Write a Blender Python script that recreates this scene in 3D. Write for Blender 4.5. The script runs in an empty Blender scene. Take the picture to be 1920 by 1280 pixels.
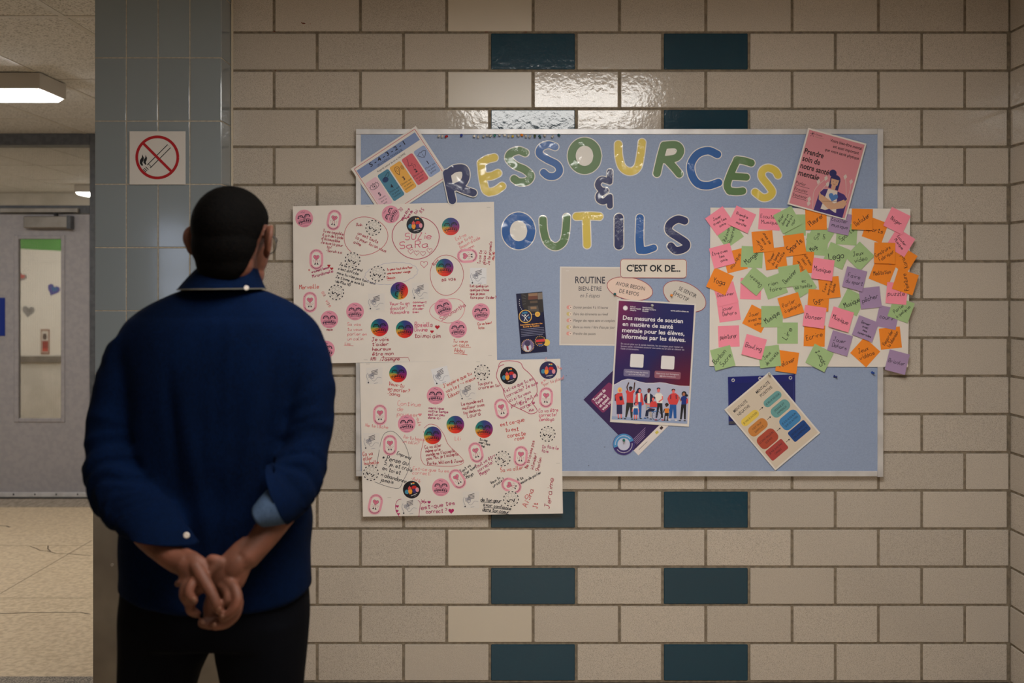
import bpy, bmesh, math, random, unicodedata
from mathutils import Vector, Matrix, noise
random.seed(7)
PI = math.pi
SC = bpy.context.scene
COL = SC.collection

# ------------------------------------------------------------------ camera, world, light, exposure
F = 1866.67            # focal length in pixels (35 mm on a 36 mm sensor, 1920 px wide)
EYE = 1.5              # camera height
HY = 540.0             # pixel row of the horizon
WY = 3.5               # distance of the brick wall
CEIL = 2.6
cd = bpy.data.cameras.new('camera'); cam = bpy.data.objects.new('camera', cd); COL.objects.link(cam)
cam.location = (0, 0, EYE); cam.rotation_euler = (PI / 2, 0, 0)
cd.lens = 35.0; cd.sensor_width = 36.0; cd.shift_y = -(640 - HY) / 1920
cd.clip_start = 0.02
cd.dof.use_dof = True; cd.dof.focus_distance = 3.48; cd.dof.aperture_fstop = 3.0
SC.camera = cam
wd = bpy.data.worlds.new('world'); SC.world = wd; wd.use_nodes = True
wd.node_tree.nodes['Background'].inputs[0].default_value = (0.5, 0.52, 0.55, 1)
wd.node_tree.nodes['Background'].inputs[1].default_value = 0.02
SC.view_settings.view_transform = 'Standard'
SC.view_settings.look = 'None'
SC.view_settings.exposure = 0.0
SC.view_settings.gamma = 1.0
SC.view_settings.use_curve_mapping = False
LAMP = 24.0             # radiance of the fluorescent diffusers

# ------------------------------------------------------------------ small helpers
def lin(c):
    return tuple(((v / 255.0) / 12.92 if v <= 10.3 else ((v / 255.0 + 0.055) / 1.055) ** 2.4) for v in c[:3])

def link(o, parent=None):
    COL.objects.link(o)
    if parent is not None: o.parent = parent
    return o

def tag(o, label=None, cat=None, group=None, kind=None):
    if label: o['label'] = label
    if cat: o['category'] = cat
    if group: o['group'] = group
    if kind: o['kind'] = kind
    return o

def W(px, py, d):
    return Vector(((px - 960) / F * d, d, EYE + (HY - py) / F * d))

def mesh(name, verts, faces, mat=None, smooth=False):
    me = bpy.data.meshes.new(name); me.from_pydata([tuple(v) for v in verts], [], faces); me.update()
    if mat: me.materials.append(mat)
    if smooth: me.shade_smooth()
    return me

def mobj(name, me, parent=None, loc=None, rot=None):
    o = bpy.data.objects.new(name, me); link(o, parent)
    if loc is not None: o.location = loc
    if rot is not None: o.rotation_euler = rot
    return o

def bm_box(bm, x0, x1, y0, y1, z0, z1, bev=0.0, seg=1):
    vs = [bm.verts.new((x, y, z)) for x in (x0, x1) for y in (y0, y1) for z in (z0, z1)]
    fs = [(0, 1, 3, 2), (4, 6, 7, 5), (0, 4, 5, 1), (2, 3, 7, 6), (0, 2, 6, 4), (1, 5, 7, 3)]
    fc = [bm.faces.new([vs[i] for i in f]) for f in fs]
    if bev > 0:
        es = list({e for f in fc for e in f.edges})
        bmesh.ops.bevel(bm, geom=es, offset=bev, segments=seg, profile=0.5, affect='EDGES')

def boxmesh(name, x0, x1, y0, y1, z0, z1, mat, bev=0.0, seg=1):
    bm = bmesh.new(); bm_box(bm, x0, x1, y0, y1, z0, z1, bev, seg)
    bmesh.ops.recalc_face_normals(bm, faces=bm.faces)
    me = bpy.data.meshes.new(name); bm.to_mesh(me); bm.free(); me.materials.append(mat)
    return me

def box(name, x0, x1, y0, y1, z0, z1, mat, bev=0.0, parent=None, seg=1):
    """box mesh whose origin sits at its centre"""
    cx, cy, cz = (x0 + x1) / 2, (y0 + y1) / 2, (z0 + z1) / 2
    me = boxmesh(name, x0 - cx, x1 - cx, y0 - cy, y1 - cy, z0 - cz, z1 - cz, mat, bev, seg)
    return mobj(name, me, parent, (cx, cy, cz))

def struct(o):
    o['kind'] = 'structure'; return o

# ------------------------------------------------------------------ materials
class NT:
    def __init__(s, name):
        s.m = bpy.data.materials.new(name); s.m.use_nodes = True; s.t = s.m.node_tree
        s.b = s.t.nodes['Principled BSDF']
    def n(s, typ, **kw):
        nd = s.t.nodes.new(typ)
        for k, v in kw.items():
            if k.startswith('i_'):
                key = k[2:]; nd.inputs[int(key) if key.isdigit() else key.replace('_', ' ')].default_value = v
            else: setattr(nd, k, v)
        return nd
    def l(s, a, b): s.t.links.new(a, b)
    def ramp(s, fac, stops):
        r = s.n('ShaderNodeValToRGB'); e = r.color_ramp.elements
        while len(e) < len(stops): e.new(0.5)
        for el, (p, c) in zip(e, stops): el.position = p; el.color = (*c, 1)
        s.l(fac, r.inputs[0]); return r.outputs[0]
    def bump(s, h, strength, dist):
        b = s.n('ShaderNodeBump'); b.inputs['Strength'].default_value = strength; b.inputs['Distance'].default_value = dist
        s.l(h, b.inputs['Height']); s.l(b.outputs[0], s.b.inputs['Normal'])

def plain(name, c, rough=0.5, metal=0.0, spec=0.5, coat=0.0):
    m = NT(name); m.b.inputs['Base Color'].default_value = (*lin(c), 1)
    m.b.inputs['Roughness'].default_value = rough; m.b.inputs['Metallic'].default_value = metal
    m.b.inputs['Specular IOR Level'].default_value = spec
    m.b.inputs['Coat Weight'].default_value = coat; m.b.inputs['Coat Roughness'].default_value = 0.08
    return m.m

def noisy(name, c1, c2, scale, rough=0.5, detail=3, bump=0.0, bscale=None, metal=0.0, lo=0.4, hi=0.6, spec=0.5, stretch=None, bdist=0.002):
    m = NT(name); tc = m.n('ShaderNodeTexCoord')
    src = tc.outputs['Object']
    if stretch:
        mp = m.n('ShaderNodeMapping'); mp.inputs['Scale'].default_value = stretch; m.l(src, mp.inputs[0]); src = mp.outputs[0]
    nz = m.n('ShaderNodeTexNoise'); nz.inputs['Scale'].default_value = scale; nz.inputs['Detail'].default_value = detail
    m.l(src, nz.inputs[0])
    m.l(m.ramp(nz.outputs[0], [(lo, lin(c1)), (hi, lin(c2))]), m.b.inputs['Base Color'])
    m.b.inputs['Roughness'].default_value = rough; m.b.inputs['Metallic'].default_value = metal
    m.b.inputs['Specular IOR Level'].default_value = spec
    if bump:
        nb = m.n('ShaderNodeTexNoise'); nb.inputs['Scale'].default_value = bscale or scale; nb.inputs['Detail'].default_value = 2
        m.l(src, nb.inputs[0]); m.bump(nb.outputs[0], bump, bdist)
    return m.m

def glazed(name, base, speck=None, rough=0.12, wob=0.35, amount=0.43, vary=0.06):
    """glazed ceramic: optional dark speckle, slight tone change from piece to piece, faintly rippled gloss"""
    m = NT(name); tc = m.n('ShaderNodeTexCoord'); oi = m.n('ShaderNodeObjectInfo')
    ad = m.n('ShaderNodeVectorMath', operation='ADD'); m.l(tc.outputs['Object'], ad.inputs[0]); m.l(oi.outputs['Location'], ad.inputs[1])
    col = None
    if speck:
        nz = m.n('ShaderNodeTexNoise'); nz.inputs['Scale'].default_value = 620; nz.inputs['Detail'].default_value = 2; nz.inputs['Roughness'].default_value = 0.6
        m.l(ad.outputs[0], nz.inputs[0])
        col = m.ramp(nz.outputs[0], [(amount - 0.05, lin(speck)), (amount + 0.05, lin(base)), (0.8, tuple(min(1, v * 1.08) for v in lin(base)))])
    else:
        rgb = m.n('ShaderNodeRGB'); rgb.outputs[0].default_value = (*lin(base), 1); col = rgb.outputs[0]
    hs = m.n('ShaderNodeHueSaturation'); m.l(col, hs.inputs['Color'])
    mr = m.n('ShaderNodeMapRange'); mr.inputs[3].default_value = 1 - vary; mr.inputs[4].default_value = 1 + vary
    m.l(oi.outputs['Random'], mr.inputs[0]); m.l(mr.outputs[0], hs.inputs['Value'])
    m.l(hs.outputs[0], m.b.inputs['Base Color'])
    m.b.inputs['Roughness'].default_value = rough
    nb = m.n('ShaderNodeTexNoise'); nb.inputs['Scale'].default_value = 55; nb.inputs['Detail'].default_value = 2
    m.l(ad.outputs[0], nb.inputs[0]); m.bump(nb.outputs[0], wob, 0.0012)
    return m.m

M = {}
M['brick'] = glazed('speckled_brick_glaze', (190, 180, 168), (146, 138, 128), rough=0.11, wob=0.5)
M['cream'] = glazed('cream_brick_glaze', (198, 188, 173), None, rough=0.3, wob=0.2)
M['teal'] = glazed('teal_brick_glaze', (13, 56, 74), None, rough=0.1, wob=0.45, vary=0.12)
M['mortar'] = noisy('mortar', (112, 101, 86), (134, 122, 104), 60, 0.9, bump=0.4, bscale=200)
M['tile'] = glazed('grey_blue_tile_glaze', (130, 139, 145), None, rough=0.09, wob=0.05, vary=0.05)
M['grout'] = noisy('grout', (164, 154, 140), (184, 174, 158), 80, 0.9)
M['caulk'] = plain('caulk', (196, 184, 164), 0.6)
M['steel'] = noisy('brushed_steel', (118, 112, 104), (146, 140, 130), 5, 0.38, metal=0.75, lo=0.3, hi=0.7, stretch=(1, 1, 1))
M['cove'] = noisy('cove_base_rubber', (58, 52, 46), (88, 80, 70), 18, 0.6)
M['floor'] = noisy('terrazzo_floor', (184, 162, 132), (210, 189, 158), 45, 0.45, detail=6, lo=0.35, hi=0.62, bump=0.05)
M['threshold'] = noisy('dark_terrazzo', (84, 76, 66), (150, 138, 122), 160, 0.6, lo=0.4, hi=0.6)
M['carpet_strip'] = noisy('door_mat_strip', (128, 116, 102), (168, 154, 138), 120, 0.9, stretch=(1, 0.1, 1))
M['ceil'] = noisy('ceiling_tile', (150, 147, 141), (210, 207, 202), 130, 0.9, detail=4, lo=0.36, hi=0.5, bump=0.5, bscale=130)
M['tbar'] = plain('ceiling_bar', (190, 184, 174), 0.5)
M['paint'] = noisy('wall_paint', (196, 191, 180), (208, 203, 193), 6, 0.7)
M['fixture'] = plain('fixture_enamel', (196, 190, 182), 0.5)
M['doorpaint'] = noisy('door_paint', (150, 146, 148), (158, 153, 154), 30, 0.5, bump=0.05, bscale=300)
M['frame_dark'] = noisy('dark_frame_paint', (74, 76, 80), (86, 88, 92), 30, 0.5)
M['alu'] = noisy('aluminium_trim', (196, 194, 194), (216, 214, 214), 10, 0.4, metal=0.3, stretch=(1, 1, 1))
M['closer'] = noisy('door_closer_metal', (140, 134, 126), (154, 148, 140), 10, 0.4, metal=0.5)
M['black'] = plain('black_rubber', (22, 22, 24), 0.6)
def emit(name, c, s):
    m = NT(name); m.b.inputs['Base Color'].default_value = (0.8, 0.8, 0.8, 1)
    m.b.inputs['Emission Color'].default_value = (*lin(c), 1); m.b.inputs['Emission Strength'].default_value = s
    return m.m
M['lamp'] = emit('fluorescent_diffuser', (255, 253, 250), LAMP)
M['lamp_hall'] = emit('dimmed_fluorescent_diffuser', (255, 252, 247), LAMP * 0.7)  # hall diffusers set weaker only to balance them against the corridor
def glass():
    m = NT('clear_glass'); t = m.t
    tr = m.n('ShaderNodeBsdfTransparent'); gl = m.n('ShaderNodeBsdfGlossy'); gl.inputs['Roughness'].default_value = 0.03
    fr = m.n('ShaderNodeFresnel'); fr.inputs[0].default_value = 1.45
    tr.inputs[0].default_value = (0.95, 0.95, 0.94, 1)
    mx = m.n('ShaderNodeMixShader'); m.l(fr.outputs[0], mx.inputs[0]); m.l(tr.outputs[0], mx.inputs[1]); m.l(gl.outputs[0], mx.inputs[2])
    m.l(mx.outputs[0], t.nodes['Material Output'].inputs[0]); return m.m
M['glass'] = glass()

# ------------------------------------------------------------------ brick wall behind the board
S0 = WY / F                                   # metres per pixel on the wall
def wx(px): return (px - 960) * S0
def wz(py): return EYE + (HY - py) * S0
XR = wx(1893); XC = wx(433.5)                 # right corner, left end at the pilaster
Z_BASE = wz(1277.5)
wall = struct(box('wall_back', XC - 0.02, XR + 0.3, WY + 0.004, WY + 0.34, 0, CEIL, M['mortar']))
joints_y = [60.5 + 71.6 * k for k in range(-2, 18)]
_bm_cache = {}
def brick_mesh(w, h, mat, d=0.03):
    k = (round(w, 4), round(h, 4), mat.name)
    if k not in _bm_cache:
        _bm_cache[k] = boxmesh('brick', -w / 2, w / 2, 0, d, -h / 2, h / 2, mat, 0.0022, 1)
    return _bm_cache[k]
GAP = 2.1
for r in range(len(joints_y) - 1):
    y0, y1 = joints_y[r], joints_y[r + 1]
    zt, zb = min(wz(y0 + GAP), CEIL - 0.002), wz(y1 - GAP)
    typeA = (r % 2 == 0)                      # courses with the teal bricks
    xs = [432 + 162.1 * k for k in range(10)] if typeA else [432] + [513.3 + 162.05 * k for k in range(9)] + [1896]
    for a, b in zip(xs[:-1], xs[1:]):
        a = max(a, 432.5); b = min(b, 1894)
        mat = M['brick']
        if typeA and (abs(a - 918) < 8 or abs(a - 1242.5) < 8): mat = M['teal']
        if (not typeA) and abs(a - 837) < 8: mat = M['cream']
        w = (b - a - 2 * GAP - 0.6) * S0
        o = mobj('brick', brick_mesh(w, zt - zb, mat), wall)
        # parent has its origin at its own centre
        o.location = Vector((wx((a + b) / 2), WY + random.uniform(-0.0006, 0.0006), (zt + zb) / 2)) - wall.location
        o.rotation_euler = (random.uniform(-.0025, .0025), 0, random.uniform(-.0015, .0015))
struct(box('baseboard_back', XC + 0.01, XR, WY - 0.004, WY + 0.01, 0, Z_BASE - 0.004, M['cove'], 0.002))
# chipped glaze showing red clay
M['clay'] = noisy('bare_clay', (92, 40, 26), (120, 58, 38), 90, .9)
for px, py, w_, h_ in ((570, 44, 4.5, 1.6), (566, 42.6, 1.6, 1), (582, 45, 1.2, .8), (514.5, 59, 2, 1.6), (516.5, 132.5, 1.3, 1.2), (912, 60, 4, .9), (986, 60, 3, .8), (1170, 231.5, 1.1, 2.0)):
    n_ = 9; vs_ = [((w_ * math.cos(2 * PI * k / n_) * random.uniform(.6, 1.1)) * S0, (h_ * math.sin(2 * PI * k / n_) * random.uniform(.6, 1.1)) * S0, 0) for k in range(n_)]
    o = mobj('glaze_chip', mesh('glaze_chip', vs_, [tuple(range(n_))], M['clay']), wall); o.location = Vector((wx(px), WY - .0014, wz(py))) - wall.location; o.rotation_euler = (PI / 2, 0, 0)
# right-hand wall, bricks turn the corner
wall_r = struct(box('wall_right', XR + 0.004, XR + 0.3, -9.0, WY + 0.0035, 0, CEIL, M['mortar']))
for r in range(len(joints_y) - 1):
    zt, zb = min(wz(joints_y[r] + GAP), CEIL - 0.002), wz(joints_y[r + 1] - GAP)
    y = WY - 0.002 - (0.0 if r % 2 == 0 else 0.152)
    if r % 2:
        o = mobj('brick', brick_mesh(0.146, zt - zb, M['brick']), wall_r); o.rotation_euler = (0, 0, -PI / 2)
        o.location = Vector((XR, WY - 0.002 - 0.074, (zt + zb) / 2)) - wall_r.location
    for k in range(10):
        o = mobj('brick', brick_mesh(0.2965, zt - zb, M['brick']), wall_r); o.rotation_euler = (0, 0, -PI / 2)
        o.location = Vector((XR, y - 0.3045 * (k + 0.5), (zt + zb) / 2)) - wall_r.location
struct(box('baseboard_right', XR - 0.004, XR + 0.006, -9, WY - 0.005, 0, Z_BASE - 0.004, M['cove'], 0.002))

# ------------------------------------------------------------------ tiled pilaster
PY = 3.384
def cx_(px): return (px - 960) / F * PY
def cz_(py): return EYE + (HY - py) / F * PY
PX0, PX1 = cx_(177), XC
pil = struct(box('wall_pilaster', PX0 + 0.0015, PX1 - 0.0015, PY + 0.0015, WY + 0.34, 0, CEIL, M['grout']))
tw, th = (PX1 - PX0) / 4, 118.55 / F * PY
_tc = {}
def tile_mesh(w, h):
    k = (round(w, 4), round(h, 4))
    if k not in _tc: _tc[k] = boxmesh('tile', -w / 2, w / 2, 0, 0.008, -h / 2, h / 2, M['tile'], 0.0018, 2)
    return _tc[k]
zrows = [cz_(108.3 - 118.55 + 118.55 * k) for k in range(8)]           # joint heights from the top down
zrows = [CEIL] + zrows
for a, b in zip(zrows[:-1], zrows[1:]):
    h = a - b - 0.0032
    for k in range(4):
        o = mobj('tile', tile_mesh(tw - 0.0032, h), pil)
        o.location = Vector((PX0 + tw * (k + 0.5), PY, (a + b) / 2)) - pil.location
        o.rotation_euler = (random.uniform(-.004, .004), 0, random.uniform(-.004, .004))
    o = mobj('tile', tile_mesh(WY - PY - 0.006, h), pil, rot=(0, 0, PI / 2))     # right return
    o.location = Vector((PX1, (PY + WY) / 2, (a + b) / 2)) - pil.location
    for k in range(3):
        o = mobj('tile', tile_mesh(0.142, h), pil, rot=(0, 0, -PI / 2))          # left side
        o.location = Vector((PX0, PY + 0.075 + 0.148 * k, (a + b) / 2)) - pil.location
zs = zrows[-1]
o = box('steel_plate', PX0 - 0.004, PX1 + 0.002, PY - 0.003, WY - 0.002, 0.0, zs - 0.002, M['steel'], 0.0015, pil); o.location -= pil.location
for sx, sz in ((cx_(211), cz_(1058)), (cx_(211), 0.9), (cx_(395), cz_(1058)), (cx_(395), 0.9)):
    bm = bmesh.new(); bmesh.ops.create_cone(bm, cap_ends=True, segments=12, radius1=0.0062, radius2=0.0045, depth=0.004)
    me = bpy.data.meshes.new('screw'); bm.to_mesh(me); bm.free(); me.materials.append(M['closer'])
    mobj('screw', me, pil, Vector((sx, PY - 0.004, sz)) - pil.location, (PI / 2, 0, 0))
struct(box('trim_1', PX1 + 0.0002, PX1 + 0.007, WY - 0.009, WY + 0.004, 0.12, CEIL, M['caulk'], 0.002))

# ------------------------------------------------------------------ floor, ceiling, other walls
XL = -7.0; YB = -9.0; DY = 7.09; YF = 11.5
struct(box('floor', XL - 0.2, XR + 0.3, YB - 0.2, YF + 0.2, -0.1, 0.0, M['floor']))
struct(box('trim_2', XL, PX0 - 0.006, WY - 0.0, 3.838, 0, 0.004, M['threshold'], 0.001))
M['hall_paint'] = noisy('hall_paint', (128, 120, 108), (138, 130, 118), 6, 0.8)
struct(box('wall_left', XL - 0.2, XL, YB, YF, 0, CEIL, M['hall_paint']))
struct(box('wall_behind', XL, XR, YB - 0.2, YB, 0, CEIL, M['hall_paint']))
win = struct(bpy.data.objects.new('window_1', None)); link(win); win.location = (-5.3, YB, 1.2)     # daylit window mirrored in the glazed tiles
for a_, b_, c_, d_ in ((-.38, -.32, 0, 1.35), (.32, .38, 0, 1.35), (-.32, .32, 0, .06), (-.32, .32, 1.29, 1.35), (-.32, .32, .64, .70)):
    mobj('window_frame', boxmesh('window_frame', a_, b_, 0, .05, c_, d_, M['frame_dark'], .003), win)
for c_, d_ in ((.06, .64), (.70, 1.29)): mobj('daylight_pane', boxmesh('daylight_pane', -.32, .32, .01, .016, c_, d_, emit('daylight_pane', (214, 228, 255), 5.0)), win)
ceil = struct(box('ceiling', XL - 0.2, XR + 0.3, YB - 0.2, YF + 0.2, CEIL + 0.004, CEIL + 0.1, M['tbar']))
gx0, gy0 = -1.817, 4.03
me_t = boxmesh('ceiling_tile', -0.297, 0.297, -0.602, 0.602, -0.004, 0.0, M['ceil'], 0.0)
for i in range(-9, 6):
    for j in range(-11, 7):
        x, y = gx0 + 0.61 * (i + 0.5), gy0 + 1.22 * (j + 0.5)
        if x < XL - 0.1 or x > XR + 0.2 or y < YB - 0.3 or y > YF + 0.3: continue
        mobj('ceiling_tile', me_t, ceil, Vector((x, y, CEIL + 0.004)) - ceil.location)
for i in range(-8, 6):
    x = gx0 + 0.61 * i
    o = box('ceiling_bar', x - 0.012, x + 0.012, YB, YF, CEIL - 0.003, CEIL + 0.002, M['tbar'], 0, ceil); o.location -= ceil.location
for j in range(-10, 7):
    y = gy0 + 1.22 * j
    o = box('ceiling_bar', XL, XR, y - 0.012, y + 0.012, CEIL - 0.0026, CEIL + 0.002, M['tbar'], 0, ceil); o.location -= ceil.location

# surface fluorescent fixtures: enamel body, prismatic diffuser pan
def fixture(x0, x1, y0, y1, label, lamp='lamp'):
    r = bpy.data.objects.new('ceiling_light', None); link(r); r.location = ((x0 + x1) / 2, (y0 + y1) / 2, CEIL - 0.004)
    tag(r, label, 'ceiling light', 'fluorescent ceiling lights')
    hx, hy = (x1 - x0) / 2, (y1 - y0) / 2
    mobj('housing', boxmesh('housing', -hx, hx, -hy, hy, -0.082, 0, M['fixture'], 0.002), r)
    bm = bmesh.new(); a, b = 0.012, 0.03
    top = [bm.verts.new((sx * (hx - a), sy * (hy - a), -0.0821)) for sx, sy in ((-1, -1), (1, -1), (1, 1), (-1, 1))]
    bot = [bm.verts.new((sx * (hx - b), sy * (hy - b), -0.102)) for sx, sy in ((-1, -1), (1, -1), (1, 1), (-1, 1))]
    bm.faces.new(bot[::-1])
    for i in range(4): bm.faces.new((top[i], top[(i + 1) % 4], bot[(i + 1) % 4], bot[i]))
    bmesh.ops.recalc_face_normals(bm, faces=bm.faces)
    me = bpy.data.meshes.new('diffuser'); bm.to_mesh(me); bm.free(); me.materials.append(M[lamp])
    mobj('diffuser', me, r)
    return r
fixture(-3.62, -2.40, 5.06, 5.36, 'white surface fluorescent light glowing on the ceiling before the grey door')
fixture(-4.64, -3.42, 10.55, 10.85, 'far fluorescent light seen through the transom glass above the grey door')
for k, yc in enumerate((1.41, -3.6)):
    fixture(0.24 - 0.5, 0.24 + 0.5, yc - 0.61, yc + 0.61, 'fluorescent ceiling light in the hall, %s the board' % ('nearest to', 'second from')[k], 'lamp_hall')
fixture(-6.2, -5.0, 8.6, 8.9, 'added fluorescent light brightening the room beyond the grey door, nearer the door')  # unseen extra fixture, added to brighten the far room
fixture(-6.9, -5.7, 9.6, 9.9, 'added fluorescent light brightening the paper banner beyond the grey door')  # out of view, put in so the banner gets more light
fixture(-6.06, -4.84, 5.06, 5.36, 'added corridor fluorescent light, left of the one in view before the grey door')  # extra lamp past the left edge, added to brighten the corridor
fixture(-1.2, 0.02, 5.06, 5.36, 'added corridor fluorescent light, hidden behind the brick wall')  # unseen lamp added to light the corridor floor, ceiling and door

# ------------------------------------------------------------------ grey door at the end of the corridor
def dx(px, d=DY): return (px - 960) / F * d
def dz(py, d=DY): return EYE + (HY - py) / F * d
D1 = dx(168); D0 = D1 - 0.92
FZ = dz(256)
struct(box('wall_corridor_end', XR + 0.001, XR + 0.3, WY + 0.345, DY, 0, CEIL, M['paint']))
struct(box('wall_far', D1 + 0.05, XR + 0.3, DY, DY + 0.2, 0, CEIL, M['paint']))
struct(box('wall_far_left', XL, D0 - 0.06, DY, DY + 0.2, 0, CEIL, M['paint']))
door = struct(bpy.data.objects.new('door_1', None)); link(door); door.location = ((D0 + D1) / 2, DY, 0)
def dpart(name, x0, x1, y0, y1, z0, z1, mat, bev=0.002, parent=None):
    o = box(name, x0, x1, y0, y1, z0, z1, mat, bev, parent or door)
    o.location -= door.location
    return o
# frame: jambs, head, transom bar
dpart('door_jamb', D1 + 0.004, D1 + 0.05, DY - 0.01, DY + 0.15, 0, CEIL, M['frame_dark'])
dpart('door_jamb', D0 - 0.06, D0 - 0.004, DY - 0.01, DY + 0.15, 0, CEIL, M['frame_dark'])
dpart('door_head', D0 - 0.003, D1 + 0.003, DY - 0.01, DY + 0.15, dz(272), CEIL, M['frame_dark'])
dpart('transom_bar', D0 - 0.003, D1 + 0.003, DY - 0.01, DY + 0.15, dz(400.5), dz(385), M['frame_dark'])
tp = dpart('transom_pane', D0 - 0.002, D1 + 0.002, DY + 0.06, DY + 0.064, dz(385), dz(272), M['glass'], 0)
# leaf as four stiles and rails round the vision panel
LF, LB = DY + 0.0, DY + 0.044
gx_0, gx_1, gz_0, gz_1 = dx(33), dx(117), dz(786), dz(446)
lz0, lz1 = dz(923), dz(402)
bm = bmesh.new()
for (a, b, c, d) in ((D0, gx_0, lz0, lz1), (gx_1, D1, lz0, lz1), (gx_0, gx_1, lz0, gz_0), (gx_0, gx_1, gz_1, lz1)):
    bm_box(bm, a, b, LF, LB, c, d)
bmesh.ops.remove_doubles(bm, verts=bm.verts, dist=1e-5)
me = bpy.data.meshes.new('door_leaf'); bm.to_mesh(me); bm.free(); me.materials.append(M['doorpaint'])
o = mobj('door_leaf', me, door); o.location = -door.location
for (a, b, c, d) in ((dx(27), dx(35), gz_0 - .02, gz_1 + .02), (dx(115), dx(122), gz_0 - .02, gz_1 + .02),
                     (dx(35), dx(115), dz(791), dz(784)), (dx(35), dx(115), dz(448), dz(442))):
    dpart('glazing_bead', a, b, DY - 0.007, DY + 0.012, c, d, M['doorpaint'], 0.003)
dpart('vision_pane', dx(34), dx(116), DY + 0.02, DY + 0.024, gz_0 - .002, gz_1 + .002, M['glass'], 0)
def wires(name, x0, x1, z0, z1, y, step):
    bm = bmesh.new(); w = 0.0007
    k = x0
    while k < x1: bm_box(bm, k - w, k + w, y - w, y + w, z0, z1); k += step
    k = z0
    while k < z1: bm_box(bm, x0, x1, y - w, y + w, k - w, k + w); k += step
    me = bpy.data.meshes.new(name); bm.to_mesh(me); bm.free(); me.materials.append(M['closer'])
    o = mobj(name, me, door); o.location = -door.location; o['kind'] = 'stuff'
wires('wire_mesh', dx(34), dx(116), gz_0, gz_1, DY + 0.022, 0.0127)
wires('wire_mesh', D0, D1, dz(385), dz(272), DY + 0.062, 0.0127)
# closer and arm
c = dpart('closer_body', dx(51), dx(138), DY - 0.06, DY - 0.001, dz(428), dz(406), M['closer'], 0.006)
dpart('closer_end_cap', dx(131.5), dx(139.5), DY - 0.062, DY - 0.001, dz(430), dz(405), M['frame_dark'], 0.003)
dpart('closer_arm', dx(6), dx(151), DY - 0.05, DY - 0.012, dz(399), dz(391), M['closer'], 0.003)
dpart('closer_pivot', dx(106), dx(112), DY - 0.045, DY - 0.02, dz(406), dz(399), M['black'], 0.002)
dpart('door_sweep', D0, D1, DY - 0.012, DY, dz(930.5), dz(922.5), M['alu'], 0.002)
for sx in (27, 67, 107, 147): dpart('sweep_screw', dx(sx) - .004, dx(sx) + .004, DY - 0.014, DY - 0.01, dz(927.5), dz(924), M['black'], 0)
dpart('threshold', D0 - .003, D1 + .003, DY + 0.001, DY + 0.15, 0, 0.008, M['black'], 0.001)
dpart('sign', D1 - 0.74, dx(9.6), DY - 0.004, DY - 0.0005, dz(629.5), dz(558), plain('sign_blue', (14, 42, 128), 0.4), 0)['label'] = 'dark blue sign plate'
struct(box('trim_3', XL, -1.4, 6.82, DY - 0.012, 0, 0.003, M['carpet_strip'], 0))

# corridor floor: seams and cracks
def ribbon(name, pts, w, mat, z, parent):
    vs, fs = [], []
    for i, p in enumerate(pts):
        a = Vector(pts[max(i - 1, 0)]); b = Vector(pts[min(i + 1, len(pts) - 1)])
        t = (b - a).normalized(); n = Vector((-t.y, t.x)) * w / 2
        vs += [(p[0] + n.x, p[1] + n.y, z), (p[0] - n.x, p[1] - n.y, z)]
        if i: fs.append((2 * i - 2, 2 * i - 1, 2 * i + 1, 2 * i))
    return mobj(name, mesh(name, vs, fs, mat), parent)
flo = bpy.data.objects['floor']
M['seam'] = plain('floor_seam', (150, 132, 108), 0.7); M['crack'] = plain('floor_crack', (70, 58, 46), 0.9)
def fl(px, py):
    d = EYE * F / (py - HY); return ((px - 960) / F * d, d)
for i, (pts, w, m_) in enumerate((([(0, 1113), (172, 1013)], .008, 'seam'), ([(-60, 1022.5), (172, 1022.5)], .006, 'seam'), ([(-60, 1121), (172, 1121)], .006, 'seam'),
        ([(-60, 1149), (0, 1149), (30, 1150), (60, 1148), (120, 1148), (150, 1149), (172, 1151)], .006, 'crack'),
        ([(56, 1023), (66, 1028), (76, 1031), (92, 1032), (104, 1037), (130, 1039), (172, 1041)], .006, 'crack'),
        ([(88, 1023), (90, 1029), (96, 1033)], .006, 'crack'), ([(0, 986), (10, 986), (18, 987.5), (22, 987)], .012, 'crack'))):
    q = [fl(*p) for p in pts]
    if len(pts) > 2:                       # jitter
        q = [(a + random.uniform(-.006, .006), b + random.uniform(-.01, .01)) for a, b in q]
    o = ribbon('floor_joint' if m_ == 'seam' else 'floor_crack', q, w, M[m_], 0.0006, flo); o.location = -flo.location

# room beyond the door
struct(box('wall_beyond', XL, -1.0, YF, YF + 0.2, 0, CEIL, M['paint']))
struct(box('wall_beyond_right', -2.5, -2.3, DY + 0.2, YF, 0, CEIL, M['paint']))
# ------------------------------------------------------------------ flat print: shapes, printed type, handwriting
def ink_mat(name, rough, spec=0.4, coat=0.0):
    m = NT(name); a = m.n('ShaderNodeAttribute'); a.attribute_name = 'Col'
    m.l(a.outputs['Color'], m.b.inputs['Base Color']); m.b.inputs['Roughness'].default_value = rough
    m.b.inputs['Specular IOR Level'].default_value = spec; m.b.inputs['Coat Weight'].default_value = coat
    m.b.inputs['Coat Roughness'].default_value = 0.1
    return m.m
M['ink'] = ink_mat('ink', 0.6); M['ink_gloss'] = ink_mat('ink_gloss', 0.35, 0.5, 0.3)

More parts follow.
